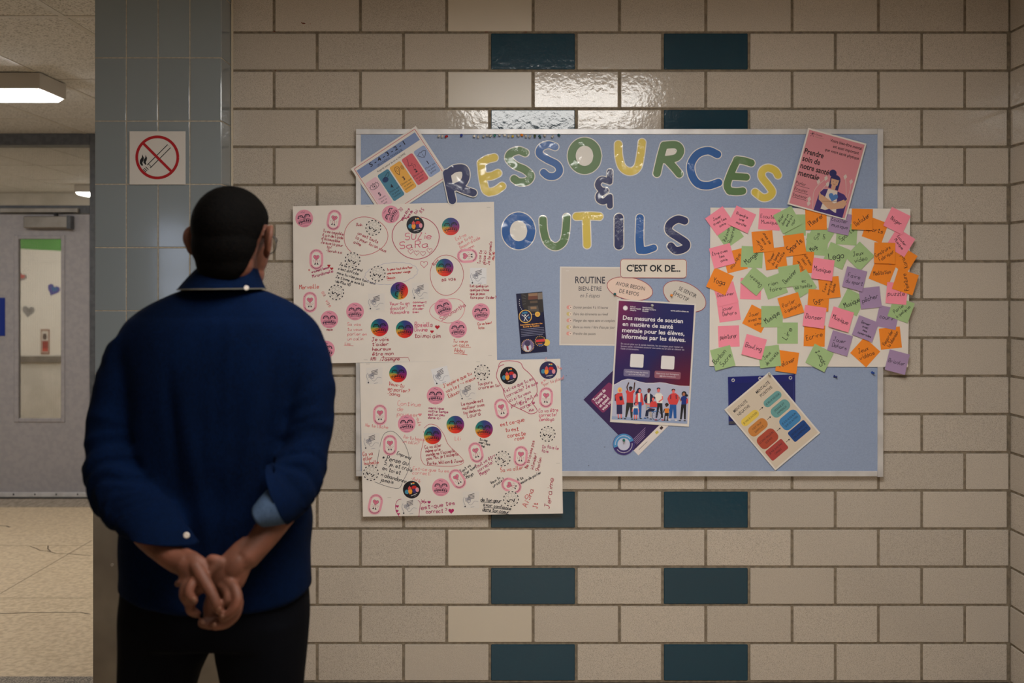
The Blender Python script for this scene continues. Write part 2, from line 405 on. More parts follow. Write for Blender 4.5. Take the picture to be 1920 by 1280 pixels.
_tx = {}
TSC = bpy.data.scenes.new('type_setting')      # scratch scene, removed at the end
def text_geo(s, bold=0.0, shear=0.0):
    k = (s, bold, shear)
    if k in _tx: return _tx[k]
    c = bpy.data.curves.new('t', 'FONT'); c.body = s; c.size = 1.0; c.offset = bold; c.shear = shear; c.resolution_u = 2
    o = bpy.data.objects.new('t', c); TSC.collection.objects.link(o)
    TSC.view_layers[0].update(); dg = TSC.view_layers[0].depsgraph; ev = o.evaluated_get(dg); me = ev.to_mesh()
    vs = [(v.co.x, v.co.y) for v in me.vertices]; fs = [tuple(p.vertices) for p in me.polygons]
    ev.to_mesh_clear(); bpy.data.objects.remove(o); bpy.data.curves.remove(c)
    _tx[k] = (vs, fs); return _tx[k]

# single-stroke hand alphabet: pairs x,y ; y 0 descender, 3 baseline, 7 x-height, b capital
HAND = dict(a='47270604133345474453', b='0b03|05274644331304', c='4627170504133344', d='4b43|46270604133345', e='054546270604133344',
  f='4a3b2a23|0747', g='47270604133345|4741301001', h='0b03|0527374643', i='1713|191a', j='27211000|292a', k='0b03|470543', l='0b041323',
  m='0703|0517273633|3547576663', n='0703|0527374643', o='2706041333444627', p='0700|05274644331304', q='47270604133345|4740', r='0703|05173747',
  s='462716053544331303', t='2a24233344|0848', u='0704133345|4743', v='072347', w='0713365367', x='0743|4703', y='0704133345|4741301001', z='07470343',
  A='032b53|1646', B='0b03|0b3b4a483707|3746443303', C='4a3b1b0905133344', D='0b03|0b2b49452303', E='4b0b|0b03|0343|0737', F='4b0b|0b03|0737',
  G='4a3b1b09051333454727', H='0b03|4b43|0747', I='1b13', J='3b3524130405|1b5b', K='0b03|4b07|0743', L='0b03|0343', M='030b|0b27|275b|5b53', N='030b|0b43|434b',
  O='2b0905133345492b', P='0b03|0b3b4a483707', Q='2b0905133345492b|2553', R='0b03|0b3b4a483707|2743', S='4a3b1b0a0817374644331304', T='0b4b|2b23',
  U='0b051333454b', V='0b234b', W='0b13|1338|3853|536b', X='0b43|4b03', Y='0b27|4b27|2723', Z='0b4b|4b03|0343')
HAND.update({'5': '4b0b|0b07|0737464433 03'.replace(' ', ''), '1': '0913|1b13', '2': '0a1b3b490343', '.': '1314', ',': '1412', '!': '1b16|1413', '?': '0a1b3b4a482716|1413', "'": '1b19',
  '-': '0636', '*': '0547|4507|2824', ':': '1314|1617', '&': '4306081a2a290413335 7'.replace(' ', ''), '"': '0b09|2b29', '(': '2b0805 23'.replace(' ', ''), ')': '0b282503',
  'œ': '2706041333444627|4565574737', '~': '05263547'})
ACC = {'\u0301': '2839', '\u0300': '1a29', '\u0302': '183a|3a48', '\u0327': '2312', '\u0308': '1819|3839'}
def _pts(s):
    return [(int(s[i], 36), int(s[i + 1], 36)) for i in range(0, len(s) - 1, 2)]
def catmull(p, n=3):
    if len(p) < 3: return p
    q = [p[0]] + list(p) + [p[-1]]; out = []
    for i in range(1, len(q) - 2):
        a, b, c, d = q[i - 1], q[i], q[i + 1], q[i + 2]
        for k in range(n):
            t = k / n
            out.append(tuple(0.5 * (2 * b[j] + (c[j] - a[j]) * t + (2 * a[j] - 5 * b[j] + 4 * c[j] - d[j]) * t * t + (3 * b[j] - a[j] - 3 * c[j] + d[j]) * t ** 3) for j in range(len(b))))
    out.append(p[-1]); return out

class Art:
    """flat artwork in pixels of the wall: x right, y down; lifted a hair per layer"""
    def __init__(s, o=(0, 0), rot=0.0, scale=None, z=0.0002, dz=0.000012):
        s.o, s.r, s.k = o, math.radians(rot), scale; s.z, s.dz = z, dz; s.v, s.f, s.c, s.calls = [], [], [], []; s.rng = random.Random(3)
    def add(s, vs, fs, col):
        n = len(s.v); s.z += s.dz; s.calls.append((n, len(s.f)))
        s.v += [(x, -y, s.z) for x, y in vs]; s.f += [tuple(i + n for i in f) for f in fs]
        if isinstance(col, list): s.c += col
        else: s.c += [(*lin(col), 1)] * len(vs)
    def L(s, x, y):                       # photograph pixel -> local
        x, y = x - s.o[0], y - s.o[1]; c, n = math.cos(s.r), math.sin(s.r)
        return (x * c - y * n, x * n + y * c)
    def poly(s, p, col): s.add(p, [tuple(range(len(p)))], col)
    def rect(s, x, y, w, h, col, rot=0): s.poly(s.T([(0, 0), (w, 0), (w, h), (0, h)], x, y, rot), col)
    def T(s, p, x, y, rot):
        c, n = math.cos(math.radians(rot)), math.sin(math.radians(rot))
        return [(x + a * c + b * n, y - a * n + b * c) for a, b in p]
    def rrect(s, x, y, w, h, r, col, rot=0):
        p = []
        for cx, cy, a0 in ((w - r, r, -90), (w - r, h - r, 0), (r, h - r, 90), (r, r, 180)):
            for k in range(5):
                a = math.radians(a0 + k * 22.5); p.append((cx + r * math.cos(a), cy + r * math.sin(a)))
        s.poly(s.T(p, x, y, rot), col)
    def ell(s, x, y, rx, ry, col, rot=0, n=28):
        s.poly(s.T([(rx * math.cos(2 * PI * k / n), ry * math.sin(2 * PI * k / n)) for k in range(n)], x, y, rot), col)
    def line(s, p, w, col, closed=False):
        if closed: p = list(p) + [p[0], p[1]]
        vs, fs = [], []
        for i, q in enumerate(p):
            a, b = p[max(i - 1, 0)], p[min(i + 1, len(p) - 1)]
            tx, ty = b[0] - a[0], b[1] - a[1]; l = math.hypot(tx, ty) or 1; nx, ny = -ty / l * w / 2, tx / l * w / 2
            vs += [(q[0] + nx, q[1] + ny), (q[0] - nx, q[1] - ny)]
            if i: fs.append((2 * i - 2, 2 * i - 1, 2 * i + 1, 2 * i))
        s.add(vs, fs, col)
    def ring(s, x, y, rx, ry, w, col, rot=0, wob=0.0, n=36, a0=0, a1=360, dash=0):
        ks = [a0 + (a1 - a0) * k / n for k in range(n + 1)]
        ph = s.rng.uniform(0, 6)
        def pt(a):
            f = 1 + wob * math.sin(3 * math.radians(a) + ph) + 0.6 * wob * math.sin(2 * math.radians(a) + 2 * ph)
            return (rx * f * math.cos(math.radians(a)), ry * f * math.sin(math.radians(a)))
        if dash:
            for k in range(0, n, 2): s.line(s.T([pt(ks[k]), pt((ks[k] + ks[k + 1]) / 2), pt(ks[k + 1])], x, y, rot), w, col)
        else: s.line(s.T([pt(a) for a in ks], x, y, rot), w, col)
    def heart(s, x, y, r, col, rot=0, outline=0):
        p = []
        for k in range(24):
            t = 2 * PI * k / 24
            p.append((r * math.sin(t) ** 3, -r * (13 * math.cos(t) - 5 * math.cos(2 * t) - 2 * math.cos(3 * t) - math.cos(4 * t)) / 16))
        p = s.T(p, x, y, rot)
        if outline: s.line(p + [p[0]], outline, col)
        else: s.poly(p, col)
    def text(s, t, x, y, size, col, rot=0, align='l', bold=0.0, shear=0.0, sx=1.0, width=None):
        vs, fs = text_geo(t, bold, shear)
        if not vs: return
        x0 = min(v[0] for v in vs); x1 = max(v[0] for v in vs)
        if width: sx = width / ((x1 - x0) * size)
        off = {'l': -x0, 'c': -(x0 + x1) / 2, 'r': -x1}[align]
        s.add(s.T([((vx + off) * size * sx, -vy * size) for vx, vy in vs], x, y, rot), fs, col)
    def hand(s, t, x, y, cap, col, rot=0, w=None, lead=1.25, sx=0.8, align='l', width=None):
        """handwritten lines; x,y = baseline start of the first line, cap = capital height in px"""
        u = cap / 8.0; w = w or cap * 0.13
        for li, ln in enumerate(t.split('/')):
            strokes, cx = [], 0.0
            for ch in ln:
                if ch == ' ': cx += 3.2; continue
                d = unicodedata.normalize('NFD', ch); base = d[0]
                g = HAND.get(base)
                if not g: continue
                segs = [_pts(q) for q in g.split('|')]
                up = 4 if base.isupper() else 0
                for a in d[1:]:
                    if a in ACC: segs += [[(px_, py_ + (up if a != '\u0327' else 0)) for px_, py_ in _pts(q)] for q in ACC[a].split('|')]
                mx = max(p[0] for q in segs for p in q)
                jy, jr = s.rng.uniform(-.35, .35), s.rng.uniform(-.05, .05)
                for q in segs:
                    strokes.append([(cx + p[0] + (p[1] - 3) * (jr + 0.08) + s.rng.uniform(-.12, .12), p[1] - 3 + jy + s.rng.uniform(-.15, .15)) for p in q])
                cx += mx + 1.9
            if not strokes: continue
            k = sx
            if width: k = width / max(cx * u, 1e-6)
            ox = {'l': 0, 'c': -cx * u * k / 2, 'r': -cx * u * k}[align]
            vs, fs = [], []
            for q in strokes:
                p = [(a * u * k + ox, -b * u + li * cap * lead) for a, b in catmull(q)]
                n0 = len(vs)
                for i, pt in enumerate(p):
                    a, b = p[max(i - 1, 0)], p[min(i + 1, len(p) - 1)]
                    tx, ty = b[0] - a[0], b[1] - a[1]; l = math.hypot(tx, ty) or 1; nx, ny = -ty / l * w / 2, tx / l * w / 2
                    vs += [(pt[0] + nx, pt[1] + ny), (pt[0] - nx, pt[1] - ny)]
                    if i: m = n0 + 2 * i; fs.append((m - 2, m - 1, m + 1, m))
            s.add(s.T(vs, x, y, rot), fs, col)
    def build_each(s, names, parent, depth=None):
        for i, (v0, f0) in enumerate(s.calls):
            v1, f1 = s.calls[i + 1] if i + 1 < len(s.calls) else (len(s.v), len(s.f))
            b = Art(scale=s.k); b.v, b.c = s.v[v0:v1], s.c[v0:v1]; b.f = [tuple(q - v0 for q in f) for f in s.f[f0:f1]]
            b.build(names[i] if isinstance(names, list) else names, parent, depth=depth)
    def build(s, name, parent=None, mat=None, depth=None):
        k = s.k or (depth or WY - 0.015 - BOFF) / F
        me = mesh(name, [(x * k, y * k, z) for x, y, z in s.v], s.f, mat or M['ink'])
        at = me.color_attributes.new('Col', 'FLOAT_COLOR', 'POINT')
        at.data.foreach_set('color', [q for c in s.c for q in c])
        # face the viewer
        bm = bmesh.new(); bm.from_mesh(me)
        fl_ = [f for f in bm.faces if f.normal.z < 0]
        if fl_: bmesh.ops.reverse_faces(bm, faces=fl_)
        bm.to_mesh(me); bm.free()
        return mobj(name, me, parent)

BOFF = 0.012           # the board stands this much further off the brick
def on_wall(o, px, py, rot, off):
    """place an object whose local x/y are right/up and z is out of the wall; off = metres in front of the brick"""
    d = WY - off - BOFF; o.location = W(px, py, d); o.rotation_euler = (PI / 2, -math.radians(rot), 0); return o

def sheet(name, w, h, px, py, rot, off, mat, label, cat='poster', group=None, corners=None, curl=0.0, nx=10, ny=10, thick=0.0004, seed=0):
    """paper of w x h px hung from its top-left corner; gently bowed, with real thickness"""
    d = WY - off - BOFF; k = d / F
    vs, fs = [], []
    for j in range(ny + 1):
        for i in range(nx + 1):
            u, v = i / nx, j / ny
            if corners:
                (ax, ay), (bx, by), (cx, cy), (ex, ey) = corners
                x = (ax * (1 - u) + bx * u) * (1 - v) + (ex * (1 - u) + cx * u) * v
                y = (ay * (1 - u) + by * u) * (1 - v) + (ey * (1 - u) + cy * u) * v
            else: x, y = u * w, v * h
            z = curl * (max(0, v - .75) * 4) ** 2 * 0.5
            vs.append((x * k, -y * k, z))
    n = len(vs); vs += [(x, y, z - thick) for x, y, z in vs]
    for j in range(ny):
        for i in range(nx):
            a = j * (nx + 1) + i; fs.append((a, a + nx + 1, a + nx + 2, a + 1)); fs.append((n + a, n + a + 1, n + a + nx + 2, n + a + nx + 1))
    e = [i for i in range(nx)] + [i * (nx + 1) + nx for i in range(ny)] + [ny * (nx + 1) + nx - i for i in range(nx)] + [(ny - i) * (nx + 1) for i in range(ny)]
    for a, b in zip(e, e[1:] + e[:1]): fs.append((a, b, n + b, n + a))
    me = mesh(name, vs, fs, mat)
    o = mobj(name, me); on_wall(o, px, py, rot, off); tag(o, label, cat, group)
    return o

def paper(name, c, rough=0.55, coat=0.0, blotch=0.0):
    m = NT(name); tc = m.n('ShaderNodeTexCoord'); nz = m.n('ShaderNodeTexNoise'); nz.inputs['Scale'].default_value = 9
    m.l(tc.outputs['Object'], nz.inputs[0]); a = lin(c)
    m.l(m.ramp(nz.outputs[0], [(0.3, tuple(v * 0.97 for v in a)), (0.7, tuple(min(1, v * 1.02) for v in a))]), m.b.inputs['Base Color'])
    m.b.inputs['Roughness'].default_value = rough; m.b.inputs['Coat Weight'].default_value = coat; m.b.inputs['Coat Roughness'].default_value = 0.12
    m.b.inputs['Specular IOR Level'].default_value = 0.35
    nb = m.n('ShaderNodeTexNoise'); nb.inputs['Scale'].default_value = 6; nb.inputs['Detail'].default_value = 1; m.l(tc.outputs['Object'], nb.inputs[0])
    m.bump(nb.outputs[0], 0.25, 0.01)
    return m.m
M['paper'] = paper('white_paper', (226, 219, 212)); M['paper_warm'] = paper('cream_paper', (214, 204, 192)); M['laminate'] = paper('laminated_paper', (222, 216, 210), 0.4, 0.3)

# banner and hearts in the room beyond the door
Lf = YF - 0.006
def far(px, py, d=YF): return W(px, py, d)
def far_obj(name, art, px, py, label, cat, off, rot=0):
    o = art.build(name, depth=YF); o.location = W(px, py, YF - off); o.rotation_euler = (PI / 2, -math.radians(rot), 0); return tag(o, label, cat)
a = Art(); a.poly([(-60, 0), (110, 9), (110, 210), (-60, 205)], (224, 218, 206))
for yy in (22, 26): a.line([(-60, yy), (110, yy + 6)], 0.5, (200, 194, 182))
far_obj('paper_banner', a, 36, 463, 'long white paper banner with hearts beyond the door', 'banner', .012)
a = Art(); a.poly([(-60, -22), (110, -22), (110, 10), (-60, 2)], (92, 158, 74))
far_obj('paper_border', a, 36, 463, 'green paper border above the banner beyond the door', 'border', .006)
struct(box('trim_4', XL, -2.5, YF - 0.03, YF - 0.001, dz(678.5, YF), dz(667, YF), noisy('rail', (112, 104, 94), (124, 116, 104), 6, 0.6)))
for nm, x, y, r, c, c2, rt, lb in (('paper_heart', 40, 519, 10, (150, 142, 136), (196, 92, 84), -25, 'grey and red paper heart at the left of the banner beyond the door'),
        ('paper_heart', 100, 543, 12, (86, 80, 150), (54, 104, 150), -22, 'purple and blue paper heart on the banner beyond the door'),
        ('paper_heart', 53, 583, 12, (146, 142, 138), (130, 126, 122), -8, 'grey paper heart low on the banner beyond the door')):
    a = Art(); a.heart(0, 0, r, c, rt); a.heart(1.5, -1, r * .5, c2, rt); far_obj(nm, a, x, y, lb, 'heart', .016)
a = Art(); a.rect(0, 0, 17, 47, (150, 110, 92)); a.rect(2, 3, 13, 40, (206, 198, 186)); a.ell(8, 14, 4, 6, (90, 74, 66)); a.rect(3, 22, 11, 14, (150, 60, 50)); a.rect(3, 36, 11, 6, (186, 76, 60))
far_obj('photo_card', a, 76, 617, 'small framed photo card under the hearts beyond the door', 'card', .016)
# ------------------------------------------------------------------ bulletin board
board = bpy.data.objects.new('bulletin_board', None); link(board); board.location = W(1161, 893, WY)
tag(board, 'large pale blue bulletin board in a white metal frame on the brick wall', 'bulletin board')
def felt():
    m = NT('blue_vinyl_board'); tc = m.n('ShaderNodeTexCoord')
    nz = m.n('ShaderNodeTexNoise'); nz.inputs['Scale'].default_value = 260; nz.inputs['Detail'].default_value = 2; m.l(tc.outputs['Object'], nz.inputs[0])
    c1 = m.ramp(nz.outputs[0], [(0.3, lin((141, 157, 187))), (0.7, lin((149, 165, 195)))])
    v = m.n('ShaderNodeTexVoronoi'); v.inputs['Scale'].default_value = 24; m.l(tc.outputs['Object'], v.inputs[0])     # old pin holes
    fac = m.ramp(v.outputs['Distance'], [(0.03, (1, 1, 1)), (0.05, (0, 0, 0))])
    n2 = m.n('ShaderNodeTexNoise'); n2.inputs['Scale'].default_value = 3; m.l(tc.outputs['Object'], n2.inputs[0])
    f2 = m.ramp(n2.outputs[0], [(0.5, (0, 0, 0)), (0.58, (1, 1, 1))])
    mu = m.n('ShaderNodeMath', operation='MULTIPLY'); m.l(fac, mu.inputs[0]); m.l(f2, mu.inputs[1])
    mx = m.n('ShaderNodeMix', data_type='RGBA'); m.l(mu.outputs[0], mx.inputs[0]); m.l(c1, mx.inputs[6]); mx.inputs[7].default_value = (*lin((88, 92, 100)), 1)
    m.l(mx.outputs[2], m.b.inputs['Base Color']); m.b.inputs['Roughness'].default_value = 0.5; m.b.inputs['Specular IOR Level'].default_value = 0.3
    nb = m.n('ShaderNodeTexNoise'); nb.inputs['Scale'].default_value = 700; m.l(tc.outputs['Object'], nb.inputs[0]); m.bump(nb.outputs[0], 0.25, 0.0006)
    return m.m
M['felt'] = felt()
def bpart(name, x0, x1, y0, y1, o0, o1, mat, bev):
    o1 += BOFF; d = WY - o1
    a, b = (x0 - 960) / F * d, (x1 - 960) / F * d; c, e = EYE + (HY - y1) / F * d, EYE + (HY - y0) / F * d
    o = box(name, a, b, d, WY - o0, c, e, mat, bev, board); o.location -= board.location; return o
bpart('panel', 672, 1650, 247, 888, 0.001, 0.009, M['felt'], 0)
bpart('frame_rail', 667, 1645.5, 241.5, 251.5, 0.0015, 0.0125, M['alu'], 0.0012)
bpart('frame_rail', 667, 1645.5, 883, 893, 0.0015, 0.0125, M['alu'], 0.0012)
bpart('frame_stile', 667, 676.5, 251.8, 882.7, 0.0015, 0.0125, M['alu'], 0.0012)
bpart('frame_stile', 1645.8, 1656.5, 241.2, 894.3, 0.0015, 0.0132, M['alu'], 0.0012)

# ------------------------------------------------------------------ cut-out letters
import numpy as np
def sdf_mesh(name, strokes, grow, thick, k, org, fill=None, step=1.0, z0=0.0, mat=None):
    segs = []
    for pts, r in strokes:
        p = catmull(pts, 6)
        rs = r if isinstance(r, (list, tuple)) else [r, r]
        n = len(p) - 1
        for i in range(n):
            segs.append((*p[i], *p[i + 1], rs[0] + (rs[1] - rs[0]) * i / max(n, 1)))
    xs = [q for s_ in segs for q in (s_[0], s_[2])]; ys = [q for s_ in segs for q in (s_[1], s_[3])]; mr = max(s_[4] for s_ in segs) + grow + 3
    gx = np.arange(min(xs) - mr, max(xs) + mr + step, step); gy = np.arange(min(ys) - mr, max(ys) + mr + step, step)
    X, Y = np.meshgrid(gx, gy); D = np.full(X.shape, 1e9)
    for ax, ay, bx, by, r in segs:
        vx, vy = bx - ax, by - ay; t = np.clip(((X - ax) * vx + (Y - ay) * vy) / (vx * vx + vy * vy + 1e-9), 0, 1)
        D = np.minimum(D, np.hypot(X - ax - t * vx, Y - ay - t * vy) - r - grow)
    if fill:
        fx, fy, rx, ry = fill; D = np.minimum(D, (np.hypot((X - fx) / rx, (Y - fy) / ry) - 1) * min(rx, ry))
    verts, vid, faces = [], {}, []
    def V(key, x, y):
        if key not in vid: vid[key] = len(verts); verts.append(((x - org[0]) * k, -(y - org[1]) * k, z0))
        return vid[key]
    ny, nx = D.shape
    for j in range(ny - 1):
        for i in range(nx - 1):
            c = ((j, i), (j, i + 1), (j + 1, i + 1), (j + 1, i)); d = [D[q] for q in c]
            if min(d) > 0: continue
            f = []
            for a in range(4):
                b = (a + 1) % 4
                if d[a] <= 0: f.append(V(c[a], gx[c[a][1]], gy[c[a][0]]))
                if (d[a] <= 0) != (d[b] <= 0):
                    t = d[a] / (d[a] - d[b]); pa, pb = c[a], c[b]; kk = (min(pa, pb), max(pa, pb))
                    f.append(V(kk, gx[pa[1]] + t * (gx[pb[1]] - gx[pa[1]]), gy[pa[0]] + t * (gy[pb[0]] - gy[pa[0]])))
            f = list(dict.fromkeys(f))
            if len(f) > 2: faces.append(tuple(f[::-1]))
    me = mesh(name, verts, faces, mat)
    bm = bmesh.new(); bm.from_mesh(me)
    be = [e for e in bm.edges if len(e.link_faces) == 1]
    r = bmesh.ops.extrude_edge_only(bm, edges=be)
    for v in [q for q in r['geom'] if isinstance(q, bmesh.types.BMVert)]: v.co.z -= thick
    bm.to_mesh(me); bm.free()
    return me

def foil(name, c):
    """hand-painted card under wrinkled clear film"""
    m = NT(name); tc = m.n('ShaderNodeTexCoord'); oi = m.n('ShaderNodeObjectInfo')
    ad = m.n('ShaderNodeVectorMath', operation='ADD'); m.l(tc.outputs['Object'], ad.inputs[0]); m.l(oi.outputs['Location'], ad.inputs[1])
    m.b.inputs['Base Color'].default_value = (*lin(c), 1); m.b.inputs['Roughness'].default_value = 0.45
    m.b.inputs['Coat Weight'].default_value = 0.8; m.b.inputs['Coat Roughness'].default_value = 0.04
    n1 = m.n('ShaderNodeTexNoise'); n1.inputs['Scale'].default_value = 9; n1.inputs['Detail'].default_value = 1; m.l(ad.outputs[0], n1.inputs[0])
    n2 = m.n('ShaderNodeTexNoise'); n2.inputs['Scale'].default_value = 110; n2.inputs['Detail'].default_value = 3; n2.inputs['Distortion'].default_value = 1.5; m.l(ad.outputs[0], n2.inputs[0])
    n3 = m.n('ShaderNodeTexNoise'); n3.inputs['Scale'].default_value = 14; n3.inputs['Detail'].default_value = 2; m.l(ad.outputs[0], n3.inputs[0])
    msk = m.ramp(n3.outputs[0], [(.54, (0, 0, 0)), (.6, (1, 1, 1))]); mu = m.n('ShaderNodeMath', operation='MULTIPLY'); m.l(n2.outputs[0], mu.inputs[0]); m.l(msk, mu.inputs[1])
    b1 = m.n('ShaderNodeBump'); b1.inputs['Strength'].default_value = 1.0; b1.inputs['Distance'].default_value = 0.005; m.l(n1.outputs[0], b1.inputs['Height'])
    b2 = m.n('ShaderNodeBump'); b2.inputs['Strength'].default_value = 1.0; b2.inputs['Distance'].default_value = 0.0022; m.l(mu.outputs[0], b2.inputs['Height']); m.l(b1.outputs[0], b2.inputs['Normal'])
    m.l(b2.outputs[0], m.b.inputs['Coat Normal'])
    return m.m
FO = dict(navy=foil('navy_card', (10, 26, 88)), yellow=foil('yellow_card', (214, 190, 76)), green=foil('green_card', (86, 120, 72)), blue=foil('blue_card', (0, 84, 160)))
M['card_white'] = foil('white_card', (224, 220, 214))
def q7(p): return [(820 + x / 3.84, 240 + y / 3.84) for x, y in p]
def q8(p): return [(1280 + x / 4.8, 230 + y / 4.8) for x, y in p]
def oval(cx, cy, rx, ry): return [(cx + rx * math.cos(2 * PI * k / 12), cy + ry * math.sin(2 * PI * k / 12)) for k in range(13)]
LET = [
 ('R', 'navy', 'navy blue cut-out letter R opening the word RESSOURCES', q7, [([(68, 325), (82, 400), (108, 520)], 7.2), ([(72, 330), (125, 293), (190, 292), (207, 340), (185, 395), (125, 425)], 7), ([(140, 420), (195, 445), (258, 466)], 7)], (130, 352, 50, 45)),
 ('E', 'yellow', 'yellow cut-out letter E, second letter of RESSOURCES', q7, [([(410, 213), (360, 225), (318, 250)], 7), ([(315, 252), (325, 350), (345, 440), (372, 462)], 7), ([(340, 348), (390, 345), (436, 325)], 7), ([(372, 462), (420, 450), (466, 418)], 7)], None),
 ('S', 'green', 'green cut-out letter S, third letter of RESSOURCES', q7, [([(632, 178), (585, 162), (528, 182), (515, 222), (560, 268), (630, 300), (672, 342), (648, 382), (590, 388), (553, 366)], 7)], None),
 ('S', 'blue', 'bright blue cut-out letter S, fourth letter of RESSOURCES', q7, [([(848, 135), (800, 120), (748, 140), (735, 185), (790, 225), (860, 262), (880, 308), (850, 344), (800, 346), (765, 320)], 6.6)], None),
 ('O', 'green', 'green cut-out letter O in RESSOURCES', q7, [(oval(1060, 200, 93, 102), 7.6)], (1060, 200, 70, 75)),
 ('U', 'yellow', 'yellow cut-out letter U in RESSOURCES', q7, [([(1303, 118), (1306, 200), (1330, 280), (1385, 313), (1440, 285), (1462, 200), (1474, 104)], 7)], None),
 ('R', 'green', 'green cut-out letter R in RESSOURCES', q7, [([(1632, 124), (1610, 200), (1581, 326)], 7), ([(1632, 124), (1720, 122), (1751, 162), (1722, 212), (1640, 228)], 6.9), ([(1655, 232), (1700, 280), (1742, 330)], 7)], (1675, 172, 40, 30)),
 ('C', 'blue', 'bright blue cut-out letter C in RESSOURCES', q8, [([(312, 285), (230, 252), (135, 282), (75, 372), (85, 475), (140, 550), (230, 566), (322, 538)], 7.2)], None),
 ('E', 'green', 'green cut-out letter E near the end of RESSOURCES', q8, [([(488, 334), (550, 342), (616, 362)], 6.8), ([(488, 340), (440, 440), (400, 560), (425, 615)], 6.8), ([(440, 482), (500, 485), (572, 490)], 6.6), ([(420, 612), (480, 620), (540, 614)], 6.8)], None),
 ('S', 'yellow', 'yellow cut-out letter S ending RESSOURCES', q8, [([(858, 472), (830, 430), (770, 407), (720, 430), (713, 488), (768, 560), (806, 620), (780, 662), (720, 674), (652, 625)], 6.7)], None),
 ('&', 'navy', 'navy blue cut-out ampersand between the two words', q7, [([(1243, 314), (1241, 382)], 5.2), ([(1240, 386), (1182, 370), (1155, 408), (1180, 445), (1212, 450)], 5.4), ([(1212, 450), (1165, 480), (1165, 515), (1200, 528), (1240, 496)], 5.6), ([(1241, 494), (1243, 560)], 5.4)], None),
 ('O', 'blue', 'bright blue cut-out letter O opening the word OUTILS', q7, [(oval(585, 740, 92, 104), 7.6)], (585, 740, 70, 75)),
 ('U', 'green', 'green cut-out letter U in OUTILS', q7, [([(760, 658), (766, 740), (792, 820), (850, 854), (905, 820), (925, 740), (931, 642)], 6.9)], None),
 ('T', 'yellow', 'yellow cut-out letter T in OUTILS', q7, [([(1002, 636), (1085, 632), (1166, 636)], 7), ([(1072, 640), (1078, 840)], [7, 8])], None),
 ('I', 'navy', 'navy blue cut-out letter I in OUTILS', q7, [([(1307, 648), (1307, 842)], [8.4, 8])], None),
 ('L', 'blue', 'bright blue cut-out letter L in OUTILS', q7, [([(1459, 648), (1455, 800), (1460, 876)], [7.2, 8]), ([(1460, 878), (1500, 880), (1558, 862)], [7.2, 6.2])], None),
 ('S', 'navy', 'navy blue cut-out letter S ending OUTILS', q7, [([(1780, 668), (1730, 656), (1675, 690), (1668, 740), (1730, 785), (1790, 828), (1782, 864), (1720, 882), (1682, 850)], 7)], None)]
for i, (ch, colr, lab, fn, st, fill) in enumerate(LET):
    st2 = [(fn(p), r) for p, r in st]
    allp = [q for p, _ in st2 for q in p]; cx, cy = sum(q[0] for q in allp) / len(allp), sum(q[1] for q in allp) / len(allp)
    off = 0.0165 if i == 0 else 0.0098
    k = (WY - off - BOFF) / F
    fl2 = None
    if fill:
        (fx, fy), = fn([fill[:2]]); sc = 3.84; fl2 = (fx, fy, fill[2] / sc, fill[3] / sc)
    b = mobj('cutout_letter', sdf_mesh('cutout_letter', st2, 1.7, 0.0006, k, (cx, cy), fl2, 1.25, mat=M['card_white']))
    on_wall(b, cx, cy, 0, off); tag(b, lab, 'letter', 'cut-out letters of the board title')
    c = mobj('painted_face', sdf_mesh('painted_face', st2, 0.0, 0.0002, k, (cx, cy), None, 1.25, 0.0003, FO[colr]), b)

# ------------------------------------------------------------------ stickers (parts of the two message sheets)
KP = (WY - 0.0145 - BOFF) / F
def arc_text(a, t, r, a0, a1, size, col, inner=False, bold=0.02):
    n = len(t)
    for i, ch in enumerate(t):
        if ch == ' ': continue
        th = math.radians(a0 + (a1 - a0) * (i + 0.5) / n)
        x, y = r * math.sin(th), -r * math.cos(th)
        a.text(ch, x, y, size, col, rot=-math.degrees(th) + (180 if inner else 0), align='c', bold=bold)
def doodle(a, col):
    """two little faces over a curved word, drawn as on the round stickers"""
    for sx in (-1, 1):
        for k in range(7): t = PI * k / 6; a.ell(sx * 6.3 + 4.6 * math.cos(t), -2.4 - 4.2 * math.sin(t), (1.6, 1.1)[k % 2], 1.1, col, n=8)
        for x, y, r in ((4.6, -3, .7), (6.2, -4.4, .9), (8, -2.8, .7), (1.2, .8, 1.0)): a.ell(sx * x, y, r, r, col, n=8)
        a.line(catmull([(sx * 3, 1.6), (sx * 7, 1.4), (sx * 11.5, 4)]), 0.6, col)
    arc_text(a, 'PENSÉES', 26, -26, 26, 5.2, col, bold=.055)
def shift(a, n0, dy):
    for i in range(n0, len(a.v)): x, y, z = a.v[i]; a.v[i] = (x, y - dy, z)
def st_pink():
    a = Art(scale=KP); a.ell(0, 0, 16.6, 16.6, (226, 150, 172)); ink = (18, 16, 44)
    a.line(catmull([(-4, -12), (-1, -13), (1, -11.5), (4, -12)]), 0.7, (90, 50, 90)); n = len(a.v); doodle(a, ink)
    # the curved word sits low: move the letters only
    m = [i for i in range(n, len(a.v)) if a.v[i][1] > 12]
    for i in m: x, y, z = a.v[i]; a.v[i] = (x, y - 32.5, z)
    a.line(catmull([(-10, 10.5), (0, 8.6), (10, 10.5)]), 0.6, ink); a.line([(-5, 14), (5, 14)], 0.6, (150, 90, 110)); return a
